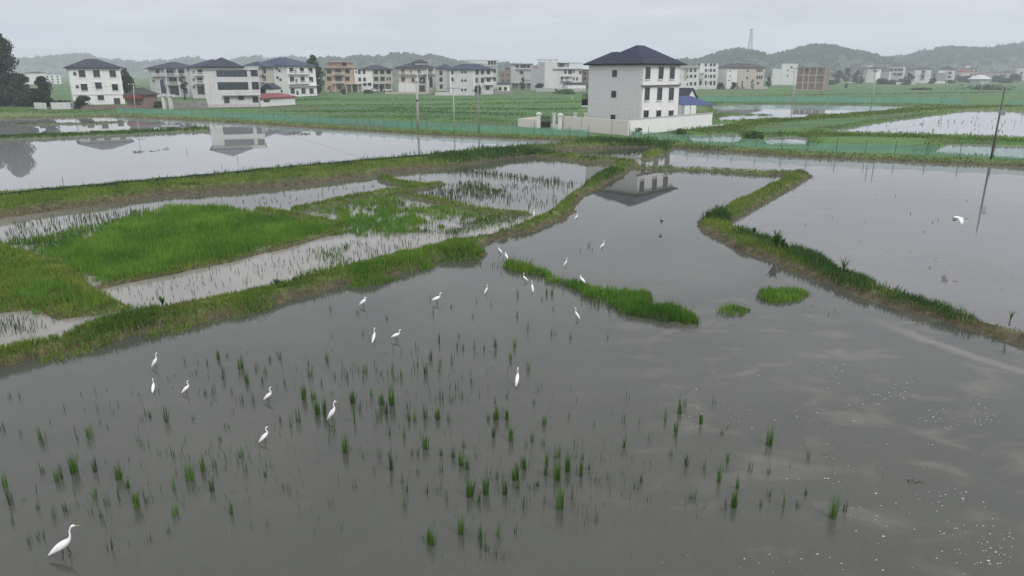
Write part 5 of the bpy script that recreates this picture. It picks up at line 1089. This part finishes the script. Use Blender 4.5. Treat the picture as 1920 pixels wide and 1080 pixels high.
# ------------------------------------------------------------------ egrets
def spine_body(sp, n=14):
    """sp: list of (x, z, half height, half width): one continuous tapering body, smoothed by interpolation"""
    P = np.array(sp, float); k = len(P); t = np.arange(k); tt = np.linspace(0, k - 1, (k - 1) * 4 + 1); Q = []
    for c in range(4):
        y = P[:, c]; m = np.gradient(y); i = np.clip(np.floor(tt).astype(int), 0, k - 2); u = tt - i
        Q.append((2 * u**3 - 3 * u**2 + 1) * y[i] + (u**3 - 2 * u**2 + u) * m[i] + (-2 * u**3 + 3 * u**2) * y[i + 1] + (u**3 - u**2) * m[i + 1])
    X, Z, A, B = Q; V, f = [], []
    dx, dz = np.gradient(X), np.gradient(Z); L = np.hypot(dx, dz) + 1e-9; dx, dz = dx / L, dz / L
    for j in range(len(tt)):
        for a in range(n):
            ang = 2 * math.pi * a / n; hh, ww = max(A[j], .003), max(B[j], .003)
            V.append((X[j] - dz[j] * hh * math.cos(ang), ww * math.sin(ang), Z[j] + dx[j] * hh * math.cos(ang)))
    for j in range(len(tt) - 1):
        for a in range(n): f.append((j * n + a, j * n + (a + 1) % n, (j + 1) * n + (a + 1) % n, (j + 1) * n + a))
    f.append(tuple(range(n))[::-1]); f.append(tuple((len(tt) - 1) * n + a for a in range(n))); return V, f
POSE = {
 'stride': dict(sp=[(-.40, .29, .006, .02), (-.33, .33, .028, .05), (-.22, .40, .062, .075), (-.08, .48, .085, .085), (.05, .55, .078, .075), (.14, .615, .048, .045), (.185, .68, .027, .027), (.20, .75, .021, .02), (.205, .82, .019, .018), (.235, .89, .019, .018), (.275, .935, .026, .022), (.315, .948, .027, .022), (.35, .945, .014, .013)], bill=[(.34, .945), (.40, .945), (.475, .935)], hip=.02, leg=.46, step=.10, eye=(.318, .952)),
 'upright': dict(sp=[(-.26, .24, .006, .02), (-.21, .30, .03, .05), (-.13, .40, .066, .08), (-.03, .52, .082, .088), (.05, .62, .062, .07), (.085, .69, .034, .036), (.075, .75, .023, .023), (.065, .81, .02, .02), (.075, .87, .019, .019), (.10, .92, .024, .022), (.135, .935, .028, .023), (.17, .932, .014, .013)], bill=[(.16, .932), (.22, .93), (.28, .922)], hip=-.03, leg=.44, step=.03, eye=(.137, .942)),
 'ess': dict(sp=[(-.30, .27, .006, .02), (-.24, .32, .03, .05), (-.15, .39, .065, .078), (-.03, .48, .082, .086), (.07, .55, .064, .066), (.125, .61, .036, .036), (.12, .67, .025, .024), (.08, .73, .022, .021), (.07, .79, .021, .02), (.10, .84, .022, .02), (.14, .855, .027, .022), (.175, .85, .014, .013)], bill=[(.165, .85), (.22, .845), (.285, .835)], hip=-.02, leg=.42, step=.04, eye=(.143, .862)),
 'hunch': dict(sp=[(-.29, .29, .006, .02), (-.23, .34, .032, .05), (-.14, .41, .07, .082), (-.02, .49, .088, .092), (.07, .55, .076, .078), (.115, .60, .05, .05), (.10, .645, .036, .034), (.09, .69, .03, .028), (.125, .72, .03, .027), (.165, .715, .026, .022), (.20, .705, .013, .012)], bill=[(.19, .706), (.25, .69), (.31, .67)], hip=-.02, leg=.42, step=.03, eye=(.168, .722)),
 'stoop': dict(sp=[(-.34, .37, .006, .02), (-.27, .40, .03, .05), (-.17, .44, .066, .078), (-.04, .48, .082, .086), (.08, .52, .066, .066), (.15, .56, .038, .038), (.18, .62, .026, .025), (.17, .68, .022, .021), (.185, .735, .021, .02), (.225, .76, .025, .022), (.265, .755, .024, .02), (.295, .745, .013, .012)], bill=[(.285, .748), (.34, .735), (.40, .712)], hip=-.01, leg=.42, step=.05, eye=(.262, .764)),
}
TOPZ = {'stride': .96, 'upright': .95, 'ess': .87, 'hunch': .74, 'stoop': .78}
SINK, BL = .19, .84
BM = {}
for k, p in POSE.items():
    V, f = spine_body(p['sp']); 
    def mir(q): return q
    body = MB().add(V, f).mesh('body', M['feather'], True)
    b = p['bill']; bl = [MB().tube([(x, 0, z) for x, z in b], [(.012, .009), (.009, .007), .002], 8).mesh('bill', M[mm], True) for mm in ('bill', 'dbill')]
    legs = []
    for sg in (-1, 1):
        x0 = p['hip'] + sg * p['step'] * .3; z = p['leg']; st = sg * p['step']
        legs.append(MB().tube([(x0, sg * .035, z), (x0 + st * .5 + .02, sg * .038, z * .55), (x0 + st * .3 - .005, sg * .04, z * .5), (x0 + st, sg * .04, 0), (x0 + st, sg * .04, -.12)], [.016, .010, .010, .007, .006], 6).mesh('leg', M['leg'], True))
    eyes = [MB().tube([(p['eye'][0], sg * .019, p['eye'][1]), (p['eye'][0], sg * .025, p['eye'][1])], [.007, .005], 6).mesh('eye', M['leg']) for sg in (-1, 1)]
    BM[k] = (body, bl, legs, eyes)
EGR = []
def egret(px, py, top, pose, face, label, short, bill=1, z=0.0):
    """face: heading in degrees, 0 = to the right of the photo, 90 = away"""
    P = G(px, py, z); s = max(.4, HZ(P, top) - z) / (TOPZ[pose] - SINK); P = P - Vector((0, 0, SINK * s))
    root = empty('egret', P, math.radians(face), label, 'egret', 'white egrets in the flooded paddy'); root.scale = (s * BL, s * BL, s)
    body, bl, legs, eyes = BM[pose]; link('body', body, root); link('bill', bl[bill], root)
    for l in legs: link('leg', l, root)
    for e in eyes: link('eye', e, root)
    EGR.append((Vector((P.x, P.y, 0)), short)); return root
egret(124, 1046, 987, 'stride', 8, 'largest white egret striding with outstretched neck at the lower left', 'largest striding egret', 0)
egret(293, 690, 662, 'upright', 10, 'white egret standing alone near the dike, topmost of the lower left trio', 'egret nearest the left dike')
egret(289, 735, 712, 'ess', 100, 'white egret seen from behind, left one of the lower left pair', 'left egret of the pair')
egret(351, 738, 717, 'ess', 20, 'white egret with its head to the right, right one of the lower left pair', 'right egret of the pair')
egret(505, 753, 726, 'ess', 5, 'white egret stepping right above the crouched egret with dark crown', 'egret stepping right')
egret(625, 790, 752, 'upright', 0, 'tall white egret with raised S-shaped neck beside thick rice tufts', 'tall S-necked egret', 0)
egret(498, 830, 801, 'ess', 25, 'white egret with dark bill looking towards the camera, left of the tall S-necked one', 'egret with dark crown')
egret(702, 642, 616, 'upright', 70, 'slim white egret with neck straight up, left of the stooping one', 'slim upright egret')
egret(744, 638, 621, 'stoop', 5, 'stooping white egret with bill forward, right of the slim upright one', 'stooping egret')
egret(682, 575, 561, 'hunch', 5, 'hunched white egret with tucked neck near the main dike', 'hunched egret')
egret(820, 569, 549, 'stoop', 10, 'white egret with a level back, halfway between the hunched one and the grass strip', 'level-backed egret')
egret(912, 551, 534, 'upright', 30, 'white egret facing right between the level-backed one and the grass strip', 'egret left of the grass strip')
egret(937, 475, 463, 'ess', 150, 'small white egret in the gap between main dike and grass strip', 'egret in the gap')
egret(949, 487, 478, 'hunch', 120, 'tiny white egret half hidden at the left tip of the grass strip', 'egret at the strip tip')
egret(984, 528, 512, 'ess', 172, 'white egret facing left at the near edge of the grass strip', 'left-facing egret by the strip')
egret(998, 547, 527, 'upright', 105, 'upright white egret seen from behind, just right of the left-facing one by the strip', 'upright egret by the strip')
egret(1061, 499, 483, 'upright', 20, 'white egret alone in the middle pond beyond the grass strip', 'egret beyond the strip')
egret(1091, 533, 521, 'hunch', 150, 'hunched white egret standing in the green grass strip', 'egret in the grass strip', z=.12)
egret(1081, 599, 577, 'upright', 165, 'white egret facing left below the grass strip', 'egret below the strip')
egret(970, 722, 691, 'upright', 75, 'white egret seen from behind, alone in the middle of the near pond', 'lone egret in mid pond')
egret(1130, 466, 451, 'ess', 15, 'white egret beside sparse shoots in the middle pond', 'egret by sparse shoots')
egret(1081, 411, 400, 'ess', 30, 'small distant egret at the water edge of the main dike', 'egret at the dike edge')
egret(1001, 405, 395, 'upright', 90, 'small distant egret standing on the main dike', 'egret on the dike', z=.3)
egret(1073, 187, 181, 'upright', 60, 'distant egret as a white speck in the far green field', 'egret in far field', z=.5)
def flyer():
    P = AT(1797, 409, 36); root = empty('egret', P, math.radians(176), 'white egret flying low over the right pond with wings lowered', 'egret', 'white egrets in the flooded paddy'); root.scale = (.9,) * 3
    V, f = spine_body([(-.30, 0, .008, .03), (-.2, .0, .035, .05), (-.05, .0, .06, .065), (.1, .01, .062, .06), (.19, .03, .05, .04), (.235, .06, .038, .03), (.25, .085, .03, .025), (.29, .085, .022, .02), (.32, .08, .01, .01)])
    mb = MB().add(V, f)
    for sg in (-1, 1):                                   # wings: swept down and a little back
        n = 7; W_ = []
        for i in range(n):
            t = i / (n - 1); y = sg * (.03 + .40 * t); zc = .03 + .10 * math.sin(t * 2.2) - .36 * t * t; ch = .40 * (1 - .5 * t ** 2.2); xc = .06 - .06 * t
            W_ += [(xc + ch * .42, y, zc), (xc, y, zc + .018 * (1 - t) + .006), (xc - ch * .58, y, zc - .01), (xc, y, zc - .006)]
        g = [(4 * i + k, 4 * i + 4 + k, 4 * i + 4 + (k + 1) % 4, 4 * i + (k + 1) % 4) for i in range(n - 1) for k in range(4)] + [(0, 1, 2, 3), tuple(4 * n - 4 + k for k in (3, 2, 1, 0))]
        mb.add(W_, g)
    mb.build('body', M['feather'], root, True); MB().tube([(.31, 0, .08), (.36, 0, .075), (.42, 0, .065)], [.012, .009, .002], 6).build('bill', M['dbill'], root)
    for sg in (-1, 1): MB().tube([(-.22, sg * .02, -.02), (-.38, sg * .02, -.03), (-.52, sg * .02, -.03), (-.58, sg * .022, -.035)], [.014, .010, .010, .013], 6).build('leg', M['leg'], root)
flyer()
# ------------------------------------------------------------------ rice tufts standing in the near pond
T6 = "1005,105,3 1045,90,1 955,130,1 1030,190,2 1110,150,3 1138,215,3 1180,150,1 1222,165,2 1243,110,1 1290,105,2 1507,110,2 1430,180,2 1400,290,3 1445,290,3 1462,360,3 1495,360,3 1480,220,1 1530,260,1 1372,390,2 1337,415,2 1290,390,1 1045,420,1 1115,300,1 1110,550,2 1050,580,1 1012,480,1 985,600,1 935,620,3 875,660,3 800,700,2 978,710,2 1130,620,1 1220,640,1 1240,600,1 1065,815,2 808,820,2 548,660,3 590,695,2 548,750,1 440,620,2 440,740,2 424,815,1 460,835,1 495,780,1 630,790,3 672,760,1 345,630,3 262,670,3 285,650,2 195,625,1 25,690,2 50,770,2 60,860,1 115,755,1 180,790,1 252,830,1 300,800,1 190,930,1 140,950,1 415,460,2 363,470,1 185,470,2 210,490,1 95,450,1 90,280,1 45,280,1 770,390,2 670,360,1 690,370,1 650,385,1 630,480,1 455,340,1 468,400,1 890,380,1 795,550,1 905,170,1 850,120,1 775,200,1 1070,260,1 1165,300,1 1210,210,1 1315,700,1 1230,870,1 510,980,1 685,940,1 780,900,1 8,430,1 1420,130,1 1310,220,1 1520,430,2 1545,190,1 985,260,1 945,265,1"
T7 = "35,60,2 130,150,2 155,105,1 217,120,2 265,120,1 295,130,1 350,120,2 365,160,1 392,150,2 10,190,1 20,320,3 60,230,1 75,160,1 158,270,3 195,300,1 168,360,2 247,230,2 297,280,3 347,280,3 283,340,2 320,320,2 430,350,2 458,350,2 508,340,2 420,290,1 570,350,3 622,350,1 408,430,2 335,420,1 510,490,3 122,510,3 145,490,1 345,590,2 210,530,1 283,530,1 263,590,1 470,520,1 475,610,1 440,520,1 585,600,1 585,520,1 645,530,2 683,570,3 712,590,3 760,530,1 690,480,1 850,350,3 902,350,3 845,270,1 900,240,1 838,430,2 920,450,3 812,350,1 1025,450,2 990,480,1 1080,370,2 1205,340,1 1075,470,1 945,640,3 985,590,3 955,680,2 890,710,3 860,630,1 725,720,3 765,750,2 800,710,3 1095,560,2 1143,530,2 1195,600,3 1087,610,2 1145,640,3 1258,620,3 1298,590,1 1265,540,2 1155,780,3 1215,730,1 1050,670,1 1020,680,1 985,770,1 1395,640,1 1333,640,1 1465,480,2 1462,360,1 1595,450,1 1665,340,2 1735,300,2 1715,410,2 1690,520,1 1550,650,1 1525,680,1 1460,610,1 680,900,3 715,900,1 775,920,2 862,910,2 945,890,1 537,950,3 410,760,2 425,690,1 397,650,1 515,700,1 575,690,1 615,730,1 850,1000,1 880,1020,1 805,980,1 790,960,1 535,60,2 580,80,1 575,115,2 510,130,2 635,80,1 470,90,1 845,40,1 918,60,2 1005,110,2 680,250,1 635,260,1 583,250,1 805,130,1 730,170,1 1030,270,1 690,15,1 745,10,1 790,15,1 55,750,1 160,680,1 1330,840,1 815,600,1"
T8 = "88,320,3 115,290,1 190,370,3 18,360,2 70,430,2 47,520,1 122,570,2 208,590,1 318,550,2 305,600,1 278,650,2 150,730,2 348,770,3 365,680,2 308,780,1 208,780,1 520,470,3 515,610,1 705,540,1 590,770,2 695,710,1 655,770,1 825,820,3 250,270,1 310,390,1 292,420,1 430,600,1 625,580,1 480,770,1 518,720,1 890,790,1"
T4 = "1015,440,2 1015,550,2 805,470,1 1165,430,2 1192,430,2 1245,420,1 1410,490,1 1435,470,2 1200,510,1 1190,640,1 1212,640,1 1285,660,1 1068,620,1 345,560,1 65,650,1 220,640,1 497,710,1 570,760,2 613,680,2 715,650,1 705,710,1 793,720,1 902,700,2 905,760,1 1003,700,2 982,770,2 737,730,1 785,550,1 585,530,1 880,490,1 675,500,1 195,530,1 565,455,1 930,320,1 1110,320,1 1140,460,1 1348,460,1 1525,570,1 1480,660,1 55,510,1 100,410,1"
TUFT = []
for S, ox, oy, sc in ((T6, 0, 640, 2.4547), (T7, 600, 660, 2.572), (T8, 1240, 660, 2.572), (T4, 600, 400, 2.743)):
    for q in S.split():
        a, b, c = map(float, q.split(',')); p = (ox + a / sc, oy + b / sc, int(c))
        if S is T8: p = (p[0], p[1] - 9, p[2])
        elif S is not T4: p = (p[0], p[1] - (10 if c == 3 else 8), p[2])
        else: p = (p[0], p[1] - 5, p[2])
        if all(abs(p[0] - t[0]) + abs(p[1] - t[1]) > 7 for t in TUFT): TUFT.append(p)
def tuft_mesh(n, h, spread, seed, mat):
    L = []; g = np.random.default_rng(seed)
    th = g.uniform(0, 6.28, n); r = spread * np.sqrt(g.uniform(0, 1, n)) * np.array([1.0]); B = np.stack([r * np.cos(th), r * np.sin(th) * .8, np.full(n, -.05)], 1)
    hh = h * g.uniform(.42, 1.05, n) * (1.05 - .35 * r / spread) + .05; lean = np.abs(g.normal(0, .09, n)) + (g.random(n) < .07) * g.uniform(.2, .5, n); a = th + g.normal(0, .5, n); s = g.uniform(0, 6.28, n); w = g.uniform(.0045, .0085, n)
    V, f, t = [], [], []
    for i in range(n):
        d = np.array([math.cos(a[i]), math.sin(a[i]), 0]) * lean[i] * hh[i]; sd = np.array([math.cos(s[i]), math.sin(s[i]), 0]) * w[i]; up = np.array([0, 0, hh[i]]); o = len(V)
        m1, tp = B[i] + d * .3 + up * .55, B[i] + d + up * (1 if g.random() > .12 else .8)
        V += [B[i] - sd, B[i] + sd, m1 + sd * .8, m1 - sd * .8, tp]; f += [(o, o + 1, o + 2), (o, o + 2, o + 3), (o + 3, o + 2, o + 4)]; t += [g.uniform(.1, .9)] * 5
    return np_mesh('rice_tuft', np.array(V), np.array(f), mat, {'tint': t})
rr = lambda a, b: random.uniform(a, b)
TM = {3: [tuft_mesh(random.randint(30, 62), rr(.46, .64), rr(.05, .095), 100 + i, M['tuft']) for i in range(12)], 2: [tuft_mesh(random.randint(11, 24), rr(.40, .58), rr(.04, .075), 200 + i, M['tuft'] if i % 3 else M['stub']) for i in range(12)], 1: [tuft_mesh(random.randint(4, 10), rr(.28, .50), rr(.03, .08), 300 + i, M['stub']) for i in range(12)]}
SZ = {3: 'thick bright green rice tuft', 2: 'mid-sized green rice tuft', 1: 'thin wispy rice tuft'}
MARK = [(p, n) for p, n in EGR if p.y < 60] + [(G(1363, 578), 'small grass islet'), (G(1470, 550), 'larger grass islet'), (G(1710, 897), 'brown mud clod'), (G(1200, 575), 'long grass strip'), (G(880, 480), 'bulge of the main dike')]
used = {}
for i, (px, py, c) in enumerate(TUFT):
    P = G(px, py); o = link('rice_tuft', TM[c][i % 12]); o.location = P; s = random.uniform(.85, 1.15); o.scale = (s, s, s * random.uniform(1.0, 1.35)); o.rotation_euler.z = random.uniform(0, 6.28)
    m, nm = min(MARK, key=lambda q: (q[0] - P).length); d = P - m
    side = ('right of' if d.x > 0 else 'left of') if abs(d.x) > abs(d.y) else ('beyond' if d.y > 0 else 'in front of')
    far = 'close ' if d.length < 1.6 else ('' if d.length < 4 else 'well ')
    lab = f'{SZ[c]} {far}{side} the {nm}'; used.setdefault(lab, []).append(o)
    tag(o, lab, 'rice tuft', 'rice tufts in the near pond')
ORD = {1: ('nearest', ), 2: ('nearer', 'farther'), 3: ('nearest', 'middle', 'farthest'), 4: ('nearest', 'second nearest', 'third nearest', 'farthest')}
for lab, L in used.items():
    if 1 < len(L) <= 4:                       # rank by distance from the landmark named in the label
        mp = next(p for p, n in MARK if lab.endswith(' the ' + n)); L.sort(key=lambda o: (o.location - mp).length)
        for w_, o in zip(ORD[len(L)], L): o['label'] = f'{w_} {lab}'
    elif len(L) > 4:
        for o in L: o['group'] = lab.replace('tuft', 'tufts')
# ------------------------------------------------------------------ floating foam and the mud clod
def foam():
    V, f = [], []
    Pt = [(1750, 790, 40, 25, 26), (1620, 745, 60, 30, 30), (1790, 930, 60, 25, 22), (1860, 1040, 90, 40, 60), (1560, 690, 90, 15, 24), (1600, 850, 170, 110, 46), (1830, 775, 70, 30, 50), (1690, 735, 50, 20, 26), (1500, 1060, 250, 60, 40), (1400, 790, 120, 40, 16), (1640, 960, 120, 60, 30), (1800, 1000, 120, 70, 34), (1330, 730, 120, 40, 12)]
    for cx, cy, rx, ry, n in Pt:
        for _ in range(int(n * .8)):
            p = G(cx + random.gauss(0, rx * .5), min(1085, cy + random.gauss(0, ry * .5))); r = random.uniform(.005, .014) * (1.7 if random.random() < .1 else 1); k = random.randint(5, 7); o = len(V); a0 = random.random() * 6; e = random.uniform(1, 2.4)
            ring = [(p.x + r * e * math.cos(a0 + 6.283 * i / k) * random.uniform(.6, 1.2), p.y + r * math.sin(a0 + 6.283 * i / k) * random.uniform(.6, 1.2)) for i in range(k)]
            V += [(x, y, -.005) for x, y in ring] + [(x * .8 + p.x * .2, y * .8 + p.y * .2, .012) for x, y in ring]
            f += [tuple(o + k + i for i in range(k))] + [(o + i, o + (i + 1) % k, o + k + (i + 1) % k, o + k + i) for i in range(k)]
    me = bpy.data.meshes.new('foam'); me.from_pydata(V, [], f); me.materials.append(M['foam']); tag(link('foam', me), 'scattered white specks of foam floating on the near pond at lower right', 'foam', kind='stuff')
foam()
def clod(px, py, label, r):
    P = G(px, py); V, f = [], []; n, m = 12, 6
    for j in range(m + 1):
        ph = j / m * math.pi / 2
        for i in range(n):
            a = 6.283 * i / n; q = 1 + .35 * math.sin(3 * a + j) * random.uniform(.5, 1); V.append((r * q * math.cos(a) * math.cos(ph) * 1.3, r * q * math.sin(a) * math.cos(ph), r * .75 * math.sin(ph) * (1 + .2 * math.cos(2 * a)) - .03))
    for j in range(m):
        for i in range(n): f.append((j * n + i, j * n + (i + 1) % n, (j + 1) * n + (i + 1) % n, (j + 1) * n + i))
    root = empty('mud_clod', P, 0, label, 'mud clod'); MB().add(V, f).build('clod', M['mud'], root); MB().tube([(r * .9, 0, .02), (r * 2, -.02, .03), (r * 2.8, -.06, .01)], [.012, .01, .004], 5).build('twig', M['wood'], root)
clod(1710, 903, 'brown mud clod with a twig poking out of the near pond at lower right', .10)
SKYK, HAZE = 1.37, .00042
# ------------------------------------------------------------------ sky, sun, haze, camera
SUN_EL, SUN_AZ = math.radians(42), math.radians(130)      # azimuth from +Y towards +X
w = bpy.data.worlds.new('World'); scn.world = w; w.use_nodes = True; t = w.node_tree; t.nodes.clear()
W = N.__new__(N); W.t = t; W.mat = None; W.out = t.nodes.new('ShaderNodeOutputWorld')
sky = W.n('ShaderNodeTexSky', sky_type='NISHITA', sun_disc=False, sun_elevation=SUN_EL, sun_rotation=SUN_AZ, air_density=1.0, dust_density=4.0)
bg1 = W.n('ShaderNodeBackground', i_Color=sky.outputs[0], i_Strength=.08)
d = W.n('ShaderNodeTexCoord').outputs['Generated']; s = W.n('ShaderNodeSeparateXYZ', i_0=d)
zz = W.math('ADD', W.math('MAXIMUM', s.outputs[2], 0.0), .12)
cv = W.n('ShaderNodeCombineXYZ', i_0=W.math('DIVIDE', s.outputs[0], zz), i_1=W.math('DIVIDE', s.outputs[1], zz))
n1 = W.noise(cv.outputs[0], .55, 5, .55, dist=.6); n2 = W.noise(cv.outputs[0], 1.7, 4, .6)
cl = W.math('ADD', W.math('MULTIPLY', n1, .7), W.math('MULTIPLY', n2, .3))
ccol = W.ramp(cl, [(.33, (.495, .50, .555)), (.50, (.625, .63, .675)), (.66, (.79, .795, .815))])
# an overcast dome is brighter overhead than at the horizon
el = W.ramp(s.outputs[2], [(0.0, 1.0), (.12, .86), (.3, .98), (.6, 1.45), (.85, 1.7)])
bg2 = W.n('ShaderNodeBackground', i_Color=W.n('ShaderNodeMix', data_type='RGBA', blend_type='MULTIPLY', i_0=1.0, i_6=ccol, i_7=el).outputs[2], i_Strength=SKYK)
mx = W.n('ShaderNodeMixShader', i_0=.93); W.L(bg1.outputs[0], mx.inputs[1]); W.L(bg2.outputs[0], mx.inputs[2]); W.L(mx.outputs[0], W.out.inputs[0])
sun = bpy.data.lights.new('sun', 'SUN'); sun.energy = 1.5; sun.angle = math.radians(14); sun.color = (1, .97, .92)
so = bpy.data.objects.new('sun', sun); COL.objects.link(so); so.location = (60, -40, 90)
sd = Vector((math.sin(SUN_AZ) * math.cos(SUN_EL), math.cos(SUN_AZ) * math.cos(SUN_EL), math.sin(SUN_EL)))
so.rotation_euler = (-sd).to_track_quat('-Z', 'Y').to_euler()
hz = MB().box(-4200, 4200, -60, 4200, -2.0, 215); hm = bpy.data.materials.new('haze_air'); hm.use_nodes = True; ht = hm.node_tree; ht.nodes.clear()
ho = ht.nodes.new('ShaderNodeOutputMaterial'); hv = ht.nodes.new('ShaderNodeVolumePrincipled')
hv.inputs['Color'].default_value = (.845, .893, .985, 1); hv.inputs['Density'].default_value = HAZE; hv.inputs['Anisotropy'].default_value = .2
ht.links.new(hv.outputs[0], ho.inputs['Volume']); tag(hz.build('haze', hm), 'pale grey haze in the humid air', 'haze', kind='stuff')
cam = bpy.data.cameras.new('camera'); co = bpy.data.objects.new('camera', cam); COL.objects.link(co); scn.camera = co
co.location = (0, 0, HCAM); co.rotation_euler = (math.pi / 2 - TH, 0, 0)
cam.sensor_width = 36; cam.lens = 36 * F / 1920; cam.clip_end = 20000; cam.clip_start = .1
vs = scn.view_settings; vs.view_transform = 'Standard'; vs.look = 'None'; vs.exposure = 0; vs.gamma = 1
scn.render.engine = 'CYCLES'; c = scn.cycles
c.max_bounces = 6; c.diffuse_bounces = 2; c.glossy_bounces = 3; c.transmission_bounces = 3; c.transparent_max_bounces = 10; c.volume_bounces = 2
c.caustics_reflective = False; c.caustics_refractive = False; c.use_denoising = True; c.sample_clamp_indirect = 4
